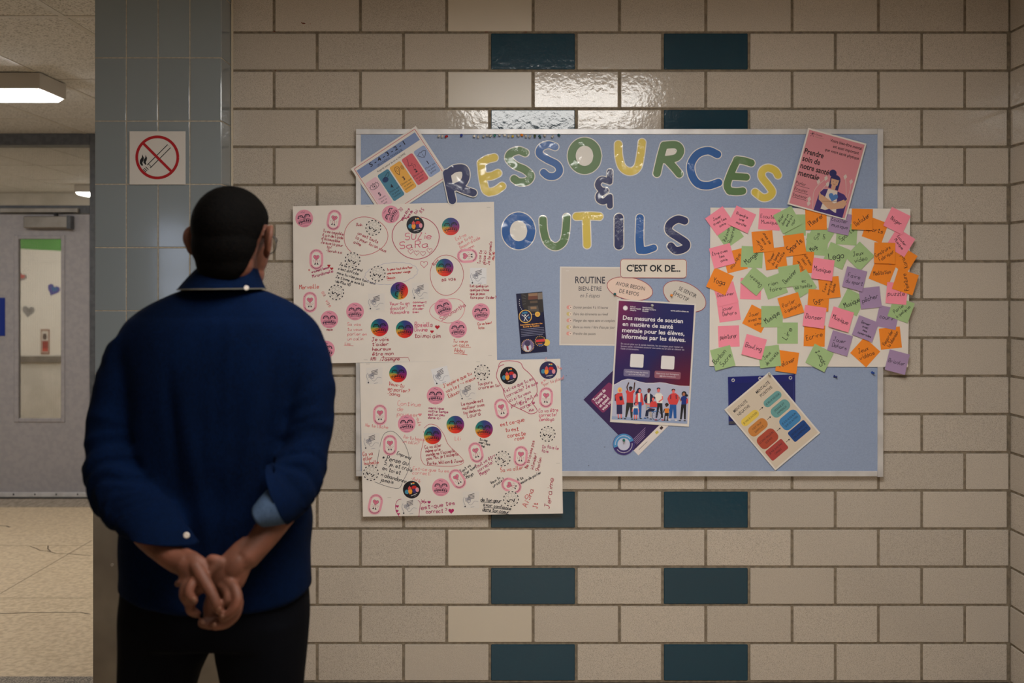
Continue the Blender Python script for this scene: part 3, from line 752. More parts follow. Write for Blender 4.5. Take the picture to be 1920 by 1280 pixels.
def st_rainbow():
    a = Art(scale=KP); n = 40; a.ell(0, 0, 17.6, 17.6, (228, 222, 214))
    stops = [(0, (44, 62, 128)), (60, (82, 46, 128)), (110, (150, 30, 100)), (150, (214, 34, 34)), (200, (226, 60, 34)), (235, (236, 128, 30)), (262, (190, 160, 60)), (285, (16, 128, 118)), (320, (14, 112, 124)), (360, (44, 62, 128))]
    def colr(t):
        for (p, c), (q, e) in zip(stops[:-1], stops[1:]):
            if p <= t <= q: f = (t - p) / (q - p); return (*lin(tuple(c[j] + (e[j] - c[j]) * f for j in range(3))), 1)
    vs, cs, fs = [], [], []
    for ri, r in enumerate((5.0, 16.6)):
        for k in range(n): th = 2 * PI * k / n; vs.append((r * math.sin(th), -r * math.cos(th))); cs.append(colr(360 * k / n))
    fs = [(k, (k + 1) % n, n + (k + 1) % n, n + k) for k in range(n)]
    vs.append((0, 0)); cs.append((*lin((96, 76, 92)), 1)); fs += [(2 * n, (k + 1) % n, k) for k in range(n)]
    a.add(vs, fs, cs); n0 = len(a.v); doodle(a, (12, 14, 24))
    for i in range(n0, len(a.v)):
        if a.v[i][1] > 12: x, y, z = a.v[i]; a.v[i] = (x, y - 32.5, z)
    a.line(catmull([(-10, 10.5), (0, 8.6), (10, 10.5)]), 0.6, (12, 14, 24)); return a
def st_oval():
    a = Art(scale=KP); P = (230, 158, 176); ink = (24, 18, 40)
    a.rrect(-13, -19.5, 26, 39, 12.9, P); a.rrect(-8.6, -14.5, 17.2, 29, 8.5, (228, 220, 214))
    a.ring(0, -6.4, 10.8, 10.8, .9, ink, n=24, a0=-160, a1=-20, dash=1)
    a.line(catmull([(-9.6, 10), (-6.5, 14.6), (0, 16.8), (6.5, 14.6), (9.6, 10)]), 0.8, (60, 30, 50))
    a.heart(0, -4, 5.6, (222, 120, 148)); a.heart(0, -4, 5.6, ink, outline=0.45); a.ell(-1.8, -5, .6, .6, ink, n=8); a.ell(1.8, -5, .6, .6, ink, n=8); a.line([(-1.5, -3), (0, -2.2), (1.5, -3)], .4, ink)
    for sx in (-1, 1):
        a.line([(sx * 1.8, 1), (sx * 1.8, 7)], .8, (206, 110, 130)); a.poly([(sx * 1.3, 6.5), (sx * 2.4, 6.5), (sx * 4.2, 9.5), (sx * .9, 9.5)], ink)
        a.line([(sx * 5, 1), (sx * 6.5, 3)], .6, (190, 110, 130)); a.line([(sx * 4.6, 4), (sx * 5.6, 5)], .5, ink)
    return a
def st_white():
    a = Art(scale=KP); ink = (18, 18, 34); a.ell(0, 0, 16, 16, (226, 219, 212))
    a.ring(0, 0, 13.8, 13.8, 1.8, ink, n=26, dash=1); a.ring(0, 0, 11, 11, .35, (150, 146, 142))
    for x, y, r in ((-5, -5, 3), (2, -7, 3.6), (6.5, 1, 3), (-7, 3, 3), (1, 7, 3.2)): a.ring(x, y, r, r, .35, (140, 136, 134), n=14)
    for p in ([(-8, -2), (-6.5, 3)], [(-6.5, 3), (-4.5, 1)], [(-3.5, 1), (-1, 0)], [(0, 1.5), (2, 4)], [(2, 7), (6.5, 3)], [(1, 7.4), (3, 6)]): a.line(p, 1.8, ink)
    return a
def st_black(ground=(20, 17, 30)):
    a = Art(scale=KP); a.ell(0, 0, 17.6, 17.6, (228, 222, 214)); a.ell(0, 0, 16.6, 16.6, ground)
    a.ell(-9.5, 3, 3.8, 4.2, (64, 138, 170)); a.ell(-3.2, 2.5, 3.8, 5.2, (240, 156, 46)); a.poly([(-3.5, -8), (-.2, -2), (-7, -2)], (214, 84, 84)); a.ell(-3.5, -3, 3, 3, (214, 84, 84))
    a.ell(5, -3.5, 4.6, 3.4, (198, 30, 34)); a.poly([(1, -6), (4, -3), (2, 1)], (198, 30, 34)); a.ell(4.5, 3, 3.6, 4.4, (58, 44, 110)); a.ell(10.2, 1.5, 3.2, 4.4, (226, 150, 166))
    for k, c in enumerate(((214, 50, 40), (236, 150, 50), (236, 214, 70), (60, 150, 80), (40, 90, 180))): a.rect(2.6, -13 + k * .8, 4, .8, c)
    a.poly([(0, -13), (2.4, -11), (0, -9)], (236, 226, 200)); a.line([(-3, 11.5), (9, 8.5)], 1.3, (190, 186, 190)); a.line([(3, 13), (7, 12)], .7, (150, 146, 150))
    for x in (-4.5, -2): a.line([(x, 6), (x, 8.5)], .8, (240, 156, 46))
    return a
def st_sketch(bg=None):
    a = Art(scale=KP); a.rect(-15, -16, 31, 31, bg or (222, 217, 213)); ink = (46, 46, 54); pale = (120, 122, 140)
    R = random.Random(5)
    for k in range(4): y = -13.5 + k * 2.6; a.line(catmull([(-5, y + 5), (-1, y + 3.4), (3, y + 2.4), (7, y + 0.8 + R.uniform(-.6, .6))]), 1.1, ink)
    p = []
    for k in range(26): p.append((-8 + R.uniform(-3, 7) + k * .12, -3 + R.uniform(-4, 6) + k * .1))
    a.line(catmull(p, 4), .45, pale)
    a.line(catmull([(-12, -6), (-14, 0), (-12, 6), (-10, 10)]), .6, pale); a.ell(-10.5, 12, 1.4, 1.6, ink, n=10)
    a.line(catmull([(-3, 3), (-4, 7), (1, 9), (6, 3), (9, 2), (14, 3)]), .5, pale); a.line([(0, 13.5), (7, 12.4)], .6, pale); return a
STK = {}
for key, fn in (('P', st_pink), ('R', st_rainbow), ('O', st_oval), ('W', st_white), ('K', st_black), ('S', st_sketch)):
    STK[key] = fn()
STK['N'] = st_black((36, 36, 84)); STK['B'] = st_sketch((226, 226, 230))
STL = dict(P='round pink sticker', R='round rainbow gradient sticker', O='pink oval sticker with a heart', W='round clear sticker with black drawing', K='round black sticker with colourful shapes', S='clear square sticker with a pencil sketch', N='round navy sticker with colourful shapes', B='pale square sticker with a pencil sketch')
_stm = {}
def stick(parent, key, x, y, rot=0):
    if key not in _stm:
        t = STK[key].build('sticker', mat=M['ink_gloss']); _stm[key] = t.data; bpy.data.objects.remove(t)
    o = mobj('sticker', _stm[key], parent, (x * KP, -y * KP, 0.00035 + 0.00001 * random.random()), (0, 0, math.radians(rot))); o['label'] = STL[key]; return o
CR, PK, LP, MG, BK, RD, OR = (168, 34, 66), (204, 86, 118), (226, 150, 152), (172, 28, 96), (26, 26, 40), (196, 52, 60), (206, 96, 90)
_hw = [0]
def write(sh, base, items):
    """each message is a piece of handwriting on the sheet; crop pixels at 4x"""
    for (t, x, y, cap, col, rot, *ex) in items:
        a = Art(scale=KP, z=0.00022); a.rng = random.Random(_hw[0]); _hw[0] += 1
        lx, ly = x / 4 + base[0], y / 4 + base[1]
        kw = ex[0] if ex else {}
        a.hand(t, 0, 0, cap / 4, col, rot=rot, w=kw.pop('w', max(0.95, cap / 4 * 0.13)), **kw)
        o = a.build('handwriting', sh); o.location = (lx * KP, -ly * KP, 0)
def marks(sh, base, fn):
    a = Art(scale=KP, z=0.0003); fn(a, lambda x, y: (x / 4 + base[0], y / 4 + base[1])); a.build_each('drawn_mark', sh)

# upper sheet of messages
A0 = (549, 386.5)
shA = sheet('message_sheet', 0, 0, *A0, 0, 0.0145, M['paper'], 'large white sheet of stickers and red handwriting, the upper of two', 'message sheet', 'handwritten message sheets',
            corners=((0, 0), (377.3, -8.3), (383, 288.6), (2.5, 295.5)), thick=0.0005)
bA = (540 - A0[0], 370 - A0[1])
for key, x, y, r in (('P', 122, 158, 12), ('O', 345, 170, -10), ('W', 640, 228, -5), ('P', 770, 127, 65), ('K', 955, 205, 0), ('R', 1220, 218, 5), ('O', 213, 465, 0), ('W', 485, 470, 0), ('W', 672, 572, 10), ('R', 1175, 525, 0),
        ('O', 1345, 438, 93), ('B', 1425, 592, 0), ('R', 835, 700, 82), ('S', 990, 705, 0), ('W', 362, 712, 0), ('O', 165, 785, 0), ('S', 660, 785, 0), ('P', 503, 855, 0), ('P', 310, 915, 0), ('P', 1165, 825, 20),
        ('P', 1447, 860, 5), ('R', 687, 975, 5), ('R', 875, 988, 3), ('P', 1275, 988, 3), ('P', 285, 1140, 0)):
    stick(shA, key, x / 4 + bA[0], y / 4 + bA[1], r)
write(shA, bA, [
 ("Tu es capable,/il y a de l'aide/d'accessible/Je suis là pour", 262, 258, 22, CR, -10, dict(lead=1.3)), ("toi!/-Sarah s.a", 290, 378, 22, CR, -8, dict(lead=1.3)),
 ('Dinh', 512, 215, 22, CR, -3), ('on est touts/la pour toi on vous/aime', 522, 275, 26, CR, -25, dict(lead=1.4)),
 ('TU', 846, 108, 24, MG, 50), ('peux être', 858, 172, 23, MG, 56, dict(sx=.72)), ('fière de', 893, 168, 22, MG, 56, dict(sx=.7)), ('toi', 958, 128, 24, MG, 56), ('R.S', 1002, 118, 24, MG, 52), ('SUZie', 880, 318, 50, PK, 3, dict(w=1.3, sx=1.25)), ('SaRa', 838, 385, 50, PK, 3, dict(w=1.4, sx=1.45)),
 ("Est-ce/que tu as/besoin d'aide/Polyann", 1262, 325, 26, LP, 27, dict(lead=1.3)), ('Tu as ta/place ici/Je te promets', 1443, 498, 24, CR, 84, dict(lead=1.45)), ('-Mila MD', 1545, 475, 16, RD, 84),
 ('vraiment besoin', 178, 568, 20, MG, 16, dict(sx=.7)), ('Mirandamelie', 186, 604, 24, MG, 16), ('o', 155, 548, 18, RD, 0),
 ("Je te comprend/c'est difficile/mais tu n'es pas tout seul/Je t'aime je suis là/-de Mila HD", 385, 508, 21, BK, -16, dict(lead=1.55, sx=.85)),
 ('Tu peux tout dire Pour/une monsieur visage', 742, 548, 17, RD, 5, dict(lead=1.7)), ('Dessin', 742, 612, 20, RD, 4), ('Rose', 1098, 515, 24, CR, 50), ('sa vas', 1152, 628, 32, CR, 4, dict(w=1.1)),
 ("Est quelqu'un/quelque chose/que je peux/faire pour t'aider?", 1366, 672, 20, CR, 0, dict(lead=1.45, sx=.8)), ('Merveille', 85, 688, 32, OR, 3, dict(w=1.1)), ('sa', 250, 710, 34, LP, -60), ('vas', 280, 775, 34, LP, -60),
 ('Veux-tu en/discuter?/Alexandre', 765, 810, 27, PK, 3, dict(lead=1.2)), ("comment/se sent/d'aider/bien", 936, 792, 17, PK, 0, dict(lead=1.45, sx=1.1)), ('Samanantha', 1152, 925, 34, PK, 31, dict(w=1)),
 ('Sa vas/tu veux/parler en/un calin', 446, 962, 24, LP, 0, dict(lead=1.5, sx=1)), ('Lina', 428, 1106, 20, LP, 0), ("Je vais/t'aider/heureux/être mon", 630, 1078, 28, CR, 2, dict(lead=1.28, sx=1, w=1.1)), ('AMI', 620, 1222, 26, CR, 0), ('Jasmyne', 705, 1224, 30, CR, 1, dict(w=1.1)),
 ('Rosiella/Divine', 950, 968, 34, PK, 0, dict(w=1.2, lead=1.1)), ('toi.moi aim', 950, 1052, 34, CR, 0, dict(w=1.1, sx=.85)), ('Tu veux/un calin', 1238, 1088, 24, OR, 0, dict(lead=1.2, sx=1)), ('Abby', 1248, 1160, 32, OR, 0),
 ('Ça va bien!/Tata', 1424, 958, 19, RD, 6, dict(lead=1.6)), ('main', 290, 998, 20, CR, 0)])
def mA(a, q):
    a.ring(*q(580, 290), 41, 36, 1.1, (196, 96, 108), wob=.03); a.ring(*q(958, 300), 44, 40, 1.3, (178, 58, 92), wob=.02); a.ring(*q(1190, 582), 31.5, 37.5, 1.0, (186, 74, 86), wob=.015)
    a.ring(*q(1200, 848), 32, 23, 1.0, (220, 132, 146), wob=.06, rot=10)
    p = []
    for k in range(73):
        t = 2 * PI * k / 72; f = 1 + .05 * abs(math.sin(9 * t)); p.append((q(775, 570)[0] + 48 * f * math.cos(t + .1), q(775, 570)[1] + 20 * f * math.sin(t) - 3 * math.cos(t)))
    a.line(p, .6, (166, 166, 196))
    for x, y in ((920, 405), (965, 415), (1012, 420), (1062, 398)): a.heart(*q(x, y), 5, (190, 74, 108), outline=.8)
    a.heart(*q(1020, 500), 7, (196, 84, 112), outline=.9)
    for x, y, r in ((307, 512, 3), (328, 534, 3), (1120, 972, 4.5), (1080, 1006, 3.4)): a.heart(*q(x, y), r, (176, 20, 40))
    a.line([q(690, 1228), q(700, 1200), q(900, 1198), q(914, 1228)], .9, CR); a.line([q(420, 1108), q(492, 1112)], .9, LP); a.line([q(1245, 1168), q(1345, 1180)], 1.0, OR); a.line([q(1290, 1122), q(1372, 1124)], .8, OR); a.line([q(745, 622), q(800, 616)], .5, RD)
    for x, y in ((598, 70), (582, 1218), (1515, 1185), (1505, 75)): a.line([q(x - 14, y), q(x + 14, y)], .5, (160, 156, 152))
marks(shA, bA, mA)

# lower sheet of messages
B0 = (674.5, 680.3)
shB = sheet('message_sheet', 0, 0, *B0, 0, 0.0155, M['paper'], 'large white sheet of stickers and handwriting, the lower of two', 'message sheet', 'handwritten message sheets',
            corners=((0, 0), (376, -8), (381, 282), (6, 288)), thick=0.0005)
bB = (660 - B0[0], 660 - B0[1])
for key, x, y, r in (('S', 165, 180, 0), ('R', 345, 160, 0), ('B', 665, 178, 14), ('W', 975, 152, 20), ('K', 1177, 175, 5), ('N', 1472, 135, -5), ('P', 627, 325, 0), ('S', 865, 298, 3), ('O', 1455, 340, -3), ('O', 210, 470, 0), ('P', 410, 537, 3),
        ('O', 1122, 425, 12), ('R', 775, 543, 0), ('R', 990, 577, 0), ('W', 1467, 613, 10), ('S', 145, 670, 0), ('O', 285, 697, 0), ('R', 605, 623, 3), ('O', 930, 752, 14), ('W', 1130, 797, -10), ('O', 1265, 780, -5), ('W', 142, 905, 0),
        ('O', 790, 950, 32), ('K', 448, 1030, 8), ('P', 667, 1013, 0), ('O', 1195, 1000, 70), ('O', 175, 1140, -12), ('S', 430, 1158, 0), ('S', 890, 1108, 0), ('W', 1192, 1100, 30)):
    stick(shB, key, x / 4 + bB[0], y / 4 + bB[1], r)
write(shB, bB, [
 ('Veux-tu/en parler?/-Sania', 275, 248, 30, RD, -8, dict(lead=1.2)), ('Continue/de/pousser', 342, 398, 34, LP, -3, dict(lead=1.15, sx=.95, w=1)), ('-euls', 478, 488, 28, LP, -70), ('merci que/notre temps/est un peu/dans ici', 574, 425, 20, MG, -3, dict(lead=1.2, sx=.95)),
 ("J'espère que tu/vas le pas mieux/Edouard", 690, 268, 29, RD, 26, dict(lead=1.45)), ('Toujours/croire en toi.', 945, 250, 25, CR, 9, dict(lead=1.25)), ('Le monde est/meilleur avec/toi dedans.', 822, 402, 25, CR, 11, dict(lead=1.3)), ('Laura', 866, 492, 34, CR, 11, dict(w=1)),
 ('Est-ce que tu es/correcte? Je suis/ici si tu veux/parler. Tout va', 1146, 302, 28, MG, 24, dict(lead=1.45)), ('être', 1262, 398, 25, MG, 24), ('correcte', 1268, 428, 25, MG, 24), ('-Mia', 1326, 456, 22, MG, 28),
 ('Tu es unique', 1440, 62, 24, LP, -28), ('je suis ici!', 1420, 240, 22, LP, 42), ('par ta place!', 1440, 252, 24, LP, 20), ('Ça va être/correcte!/Zendaya', 1400, 452, 27, PK, 3, dict(lead=1.2)), ('est ce-que', 1115, 558, 34, RD, 13, dict(w=1)), ('tu est', 1150, 596, 32, RD, 5), ('corecte', 1168, 640, 34, RD, 8), ('rose', 1222, 664, 32, RD, 12),
 ('Ne te lâche', 100, 556, 24, LP, -6, dict(sx=1)), ('As-tu besoin/un câlin?', 385, 645, 27, LP, -8, dict(lead=1.25)), ("Ça va aller/même si le/monde ne t'accepte/pas. Moi, je t'accepte", 548, 726, 25, CR, 9, dict(lead=1.12, sx=.7)), ('Parke, William & Jaxen', 566, 846, 24, CR, 5, dict(sx=.78)),
 ('Lili', 772, 662, 30, LP, 3), ('tu me/merites/aimé', 955, 660, 22, BK, -12, dict(lead=1.05)), ('Emprend', 335, 765, 26, BK, -22), ('* Pense au', 225, 800, 38, BK, -14, dict(w=1.15)), ('5, je, et crois', 240, 840, 32, BK, -15, dict(w=1.1)), ('en toi et', 228, 880, 32, BK, -16, dict(w=1.1)), ("n'abandonne", 216, 928, 32, BK, -16, dict(w=1.1)), ('jamais', 212, 966, 30, BK, -12, dict(w=1.1)),
 ('Ça va/aller/Isabelle', 82, 776, 28, RD, 5, dict(lead=1.25)), ('Est-ce que tu es/correct.', 455, 882, 26, LP, -4, dict(lead=1.2, sx=1)), ('-Aelik', 440, 955, 26, LP, -20), ('Tout va/aller bien!/-Maya', 818, 905, 24, BK, 35, dict(lead=1.3)), ('Tout va être/correcte!/Megan', 930, 872, 27, MG, 32, dict(lead=1.2)), ('Sa va aller', 1115, 898, 30, OR, 7),
 ('Ne te laisse pas/intimider!/Sharlen', 1318, 872, 26, CR, 76, dict(lead=1.6)), ('tu fais le/fais', 1424, 714, 26, MG, -8, dict(lead=1.3)), ('Veux tu/un calin?', 1045, 990, 22, BK, 34, dict(lead=1.3)), ('À ta/besoin de parler', 1245, 968, 22, BK, 28, dict(lead=1.3)),
 ('AïSha', 1310, 1164, 40, RD, 68, dict(w=1.1, sx=1)), ('Jt', 1390, 1170, 34, RD, 86), ('Jeraime', 1482, 1172, 40, CR, 82, dict(w=1.1, sx=1.12)), ('est-que tes', 520, 1180, 34, MG, 9, dict(w=1.15, sx=1)), ('correct ?', 556, 1208, 32, MG, 3, dict(w=1.1)), ('de ton gour', 965, 1116, 27, BK, -3, dict(w=1.1)), ('avoir confiance', 985, 1150, 26, BK, -9, dict(w=1.1)), ('dans ton coeur', 980, 1186, 26, BK, -7, dict(w=1.1))])
def mB(a, q):
    a.line(catmull([q(*p) for p in ((1140, 92), (1102, 110), (1085, 160), (1088, 200), (1130, 270), (1145, 330), (1190, 390), (1290, 440), (1340, 462), (1390, 440), (1352, 370), (1388, 300), (1375, 220), (1330, 160), (1285, 120), (1260, 78), (1180, 64), (1115, 75), (1098, 110))]), 1.2, (184, 58, 96))
    a.line(catmull([q(*p) for p in ((185, 860), (198, 770), (220, 660), (250, 605), (310, 595), (370, 650), (410, 720), (432, 810), (420, 890), (380, 970), (352, 1020), (270, 1008), (170, 972))]), .8, (70, 70, 80))
    a.line(catmull([q(*p) for p in ((540, 570), (580, 540), (640, 555), (690, 620), (720, 690), (790, 760), (835, 810), (820, 840), (740, 855), (600, 850), (540, 840), (515, 780), (530, 690), (540, 640), (536, 590))]), .9, (196, 92, 106))
    a.line(catmull([q(*p) for p in ((360, 1238), (335, 1200), (326, 1150), (345, 1108), (400, 1100), (480, 1104), (512, 1130), (506, 1180), (502, 1235))]), 1.0, (176, 48, 104))
    for x, y, r in ((340, 1155, 3), (338, 1190, 3), (350, 1212, 2.4), (578, 1124, 3.2), (552, 1124, 2), (510, 468, 3.4)): a.heart(*q(x, y), r, (176, 40, 104) if x != 510 else (224, 140, 148))
    a.heart(*q(744, 1190), 5.4, (176, 24, 96)); a.heart(*q(1318, 405), 3.4, MG, outline=.7)
    for x0, y0, x1, y1 in ((966, 1122, 1110, 1130), (984, 1160, 1190, 1182), (976, 1190, 1180, 1216)): a.line([q(x0, y0), q(x1, y1)], .9, BK)
    for x, y in ((120, 88), (945, 72), (1545, 832), (280, 1090)): a.line([q(x - 14, y), q(x + 14, y)], .5, (160, 156, 152))
    a.line([q(520, 1105), q(545, 1135)], 1, MG); a.line([q(545, 1105), q(520, 1135)], 1, MG); a.line([q(516, 1120), q(550, 1120)], 1, MG)
marks(shB, bB, mB)
# ------------------------------------------------------------------ sheet of sticky notes
shC = sheet('chart_sheet', 0, 0, 1332, 389, 0, 0.0137, M['paper'], 'white chart sheet covered in coloured sticky notes', 'chart sheet',
            corners=((0, 0), (375, 2.3), (370.5, 299), (-2, 297)), thick=0.0005)
NC = dict(p=(250, 146, 168), o=(244, 140, 40), g=(164, 194, 138), v=(166, 140, 178))
NM = {k: paper('sticky_' + n, NC[k], 0.6) for k, n in (('p', 'pink'), ('o', 'orange'), ('g', 'green'), ('v', 'purple'))}
CN = dict(p='pink', o='orange', g='green', v='purple')
C1, C2, C3, C4 = (1310, 380), (1510, 380), (1310, 540), (1510, 540)
def cc(c, x, y): return (c[0] + x / 7.529, c[1] + y / 7.529)
# order = bottom to top: (x, y), turn of the paper (cw), colour, words, slant of the writing (ccw), cap px, label
NOTES = [
 (cc(C1, 430, 440), -35, 'g', 'Relaxer/Respirer', 75, 6, 'reading Relaxer Respirer, below two pink notes'),
 (cc(C1, 300, 258), -35, 'p', 'Jouer/avec les/amis', 27, 5.5, 'reading Jouer avec les amis, at the sheet top left corner'),
 (cc(C1, 610, 238), 25, 'p', 'Prendre/une/marche', -20, 5.5, 'reading Prendre une marche, second along the top'),
 (cc(C1, 1362, 315), 0, 'g', 'D', 60, 6, 'almost hidden behind the green Aller dans un endroit noir note'),
 (cc(C1, 1000, 235), 4, 'p', 'Ecouter/Musique', -3, 6.5, 'reading Ecouter Musique, third along the top'),
 (cc(C1, 1248, 242), -28, 'g', 'Aller/dans un/endroit/noir', 60, 5.5, 'reading Aller dans un endroit noir'),
 (cc(C1, 515, 818), -14, 'o', 'musique', 60, 7, 'reading musique, half under a pink and a green note'),
 (cc(C1, 330, 752), -15, 'p', 'Être avec/les/amis', 16, 5.5, 'reading Être avec les amis at the left edge'),
 (cc(C1, 752, 765), 3, 'g', 'Manger', 42, 9, 'reading Manger'),
 (cc(C1, 1085, 785), -7, 'o', 'Passer/du temps/en famille', 62, 5.5, 'reading Passer du temps en famille'),
 (cc(C1, 905, 548), -5, 'o', 'Parler/avec/sa sœur', 122, 6, 'reading Parler avec, with upside-down slanted writing, second row'),
 (cc(C2, 165, 590), 5, 'g', 'Magasiner', 43, 8, 'reading Magasiner'),
 (cc(C2, 210, 470), 31, 'g', 'Sis/un', 75, 7, 'with vertical writing on top of the Magasiner note'),
 ((1506, 491), 3, 'o', 'Parler/avec/mes amis', 122, 6, 'reading Parler avec, tucked under the Sports note'),
 (cc(C1, 1355, 595), -8, 'o', 'Sports', 40, 10, 'reading Sports in large script'),
 (cc(C3, 735, 10), 2, 'p', '', 0, 6, 'nearly covered by a tilted green note at the left'),
 (cc(C1, 1070, 1175), -20, 'g', 'rien/faire', 12, 7, 'reading rien faire'),
 ((1505, 531.5), -31, 'g', 'avec/sa famille', 8, 6.5, 'reading avec sa famille'),
 (cc(C1, 1288, 1035), -8, 'g', 'Dessiner', 47, 8, 'reading Dessiner, at the middle left'),
 (cc(C1, 795, 1105), 40, 'g', 'Dessin', 137, 7, 'tilted like a diamond with upside-down writing'),
 (cc(C3, 425, 318), -8, 'p', 'jouer/Dehors', 10, 6.5, 'reading jouer Dehors'),
 (cc(C3, 385, 85), -15, 'p', 'Dessiner', 8, 6, 'half under the orange Yoga note'),
 (cc(C1, 300, 1110), 25, 'o', 'Yoga', -14, 9, 'reading Yoga over the left edge'),
 ((1530, 411), -1, 'o', 'Pleurer', 38, 9, 'reading Pleurer, under the pink poster corner'),
 (cc(C2, 585, 445), 4, 'g', 'Sports', 40, 8, 'reading Sports, under the purple music note'),
 (cc(C2, 490, 288), 12, 'v', 'Ecouter/musique', -12, 6.5, 'reading Ecouter musique, under the pink poster'),
 (cc(C2, 985, 382), 20, 'o', 'sports', -12, 8, 'reading sports, beside the Défouler note'),
 (cc(C2, 800, 236), 2, 'o', 'Défouler', 36, 8, 'reading Défouler'),
 (cc(C2, 1380, 800), 32, 'o', 'Karaoké', 112, 7, 'reading Karaoké at the right edge'),
 (cc(C2, 1345, 560), 32, 'p', 'Ecouter/Musique', -52, 5, 'reading Ecouter Musique near the right edge'),
 (cc(C2, 1290, 258), 26, 'p', 'Nager', -32, 7, 'reading Nager at the top right corner'),
 (cc(C2, 440, 748), 23, 'g', 'Lego', 10, 11, 'with one large four-letter word, left of the diamond-tilted Jeux vidéo note'),
 (cc(C2, 768, 755), 44, 'g', 'Jeux/vidéo', 12, 7.5, 'reading Jeux vidéo, tilted like a diamond'),
 (cc(C2, 1085, 985), 22, 'o', 'Méditation', 7, 7, 'reading Méditation'),
 (cc(C2, 1118, 712), 2, 'o', 'Construire/Fabriquer', 32, 6.5, 'reading Construire Fabriquer'),
 (cc(C4, 185, 172), 4, 'o', 'Gym', 28, 9, 'reading Gym'),
 ((1555, 539), -6, 'o', 'Faire/exercice/Bande', 75, 5.5, 'with three vertical lines of writing, over the Gym note'),
 (cc(C2, 245, 942), 8, 'p', 'Musique', -10, 8, 'reading Musique, in the upper half'),
 (cc(C4, 660, 200), 27, 'g', 'Musique', 25, 9, 'reading Musique, beside the purple pêcher note'),
 (cc(C4, 915, 138), -6, 'v', 'pêcher', 18, 8, 'reading pêcher'),
 (cc(C2, 695, 1078), 15, 'v', 'Faire/du sport', -12, 7, 'reading Faire du sport'),
 (cc(C4, 1200, 705), -6, 'o', 'Regarder/la télévision', 60, 6, 'reading Regarder la télévision'),
 (cc(C4, 1160, 415), 12, 'v', 'courir', -12, 7, 'reading courir'),
 (cc(C4, 1352, 305), 20, 'g', 'Parler/à quelqu\'un', 38, 6, 'reading Parler à quelqu\'un at the right edge'),
 (cc(C4, 1290, 75), 5, 'p', 'puzzle', -2, 8, 'reading puzzle'),
 (cc(C2, 1412, 1118), 18, 'o', 'Peinture', 102, 8, 'reading Peinture, hanging past the right edge'),
 ((1527, 629.5), 2, 'o', 'Ecrire', 16, 8, 'reading Ecrire'),
 ((1527, 594), 8, 'p', 'Danser', -8, 8, 'reading Danser'),
 (cc(C4, 845, 905), 42, 'o', 'Jeux/vidéos', 22, 7.5, 'reading Jeux vidéos, tilted like a diamond'),
 (cc(C4, 848, 575), 21, 'v', 'Danser/avec/mes/camarades', -20, 4.8, 'reading Danser avec mes camarades'),
 (cc(C4, 200, 985), 27, 'g', 'Sport', 112, 9, 'reading Sport sideways at the bottom'),
 (cc(C4, 488, 780), 17, 'v', 'Jouer/Dehors', -14, 7, 'reading Jouer Dehors'),
 (cc(C4, 500, 445), 17, 'p', 'Musique', -24, 8, 'reading Musique, in the lower half'),
 (cc(C4, 1295, 1045), 15, 'v', 'Bricoler', -13, 6.5, 'reading Bricoler at the bottom right corner'),
 (cc(C3, 425, 680), -2, 'p', 'peinturer', 6, 8, 'reading peinturer'),
 (cc(C3, 340, 985), -15, 'g', 'Bonbon/Sucre', 50, 8, 'reading Bonbon Sucre at the bottom left corner'),
 (cc(C3, 815, 432), 27, 'o', 'Jouer/avec ses/amis', 12, 6.5, 'reading Jouer avec ses amis'),
 (cc(C3, 1255, 635), 0, 'g', 'Lire', 60, 9, 'reading Lire'),
 (cc(C3, 1035, 402), 0, 'g', 'Musique', 36, 9, 'reading Musique, beside the Jouer avec ses amis note'),
 (cc(C3, 1300, 243), -17, 'o', 'Parler/à quelqu\'un', 26, 6.5, 'reading Parler à quelqu\'un, near the centre'),
 (cc(C3, 1250, 1040), 8, 'o', 'relaxer', 25, 8, 'reading relaxer at the bottom edge'),
 (cc(C3, 1000, 965), -7, 'g', 'Jeux/de société', 47, 6.5, 'reading Jeux de société'),
 (cc(C3, 780, 830), 16, 'p', 'Bowling', -16, 8, 'reading Bowling')]
def note_mesh(mat, sx, seed, k, lift):
    R = random.Random(seed); n = 7; s_ = 19.9; vs, fs = [], []
    cl, cr, ph = R.uniform(0, 1), R.uniform(0, 1), R.uniform(.4, 1)
    for j in range(n + 1):
        for i in range(n + 1):
            u, v = i / n, j / n
            z = lift * (v ** 2.2) * (0.35 + 0.65 * (cl * (1 - u) + cr * u)) * ph
            vs.append(((u - .5) * 2 * s_ * k * sx, (.5 - v) * 2 * s_ * k + lift * .15 * v, z))
    for j in range(n):
        for i in range(n): a = j * (n + 1) + i; fs.append((a, a + n + 1, a + n + 2, a + 1))
    return mesh('sticky_note', vs, fs, mat, True), (lambda u, v: lift * (max(v, 0) ** 2.2) * (0.35 + 0.65 * (cl * (1 - u) + cr * u)) * ph)
lev = []
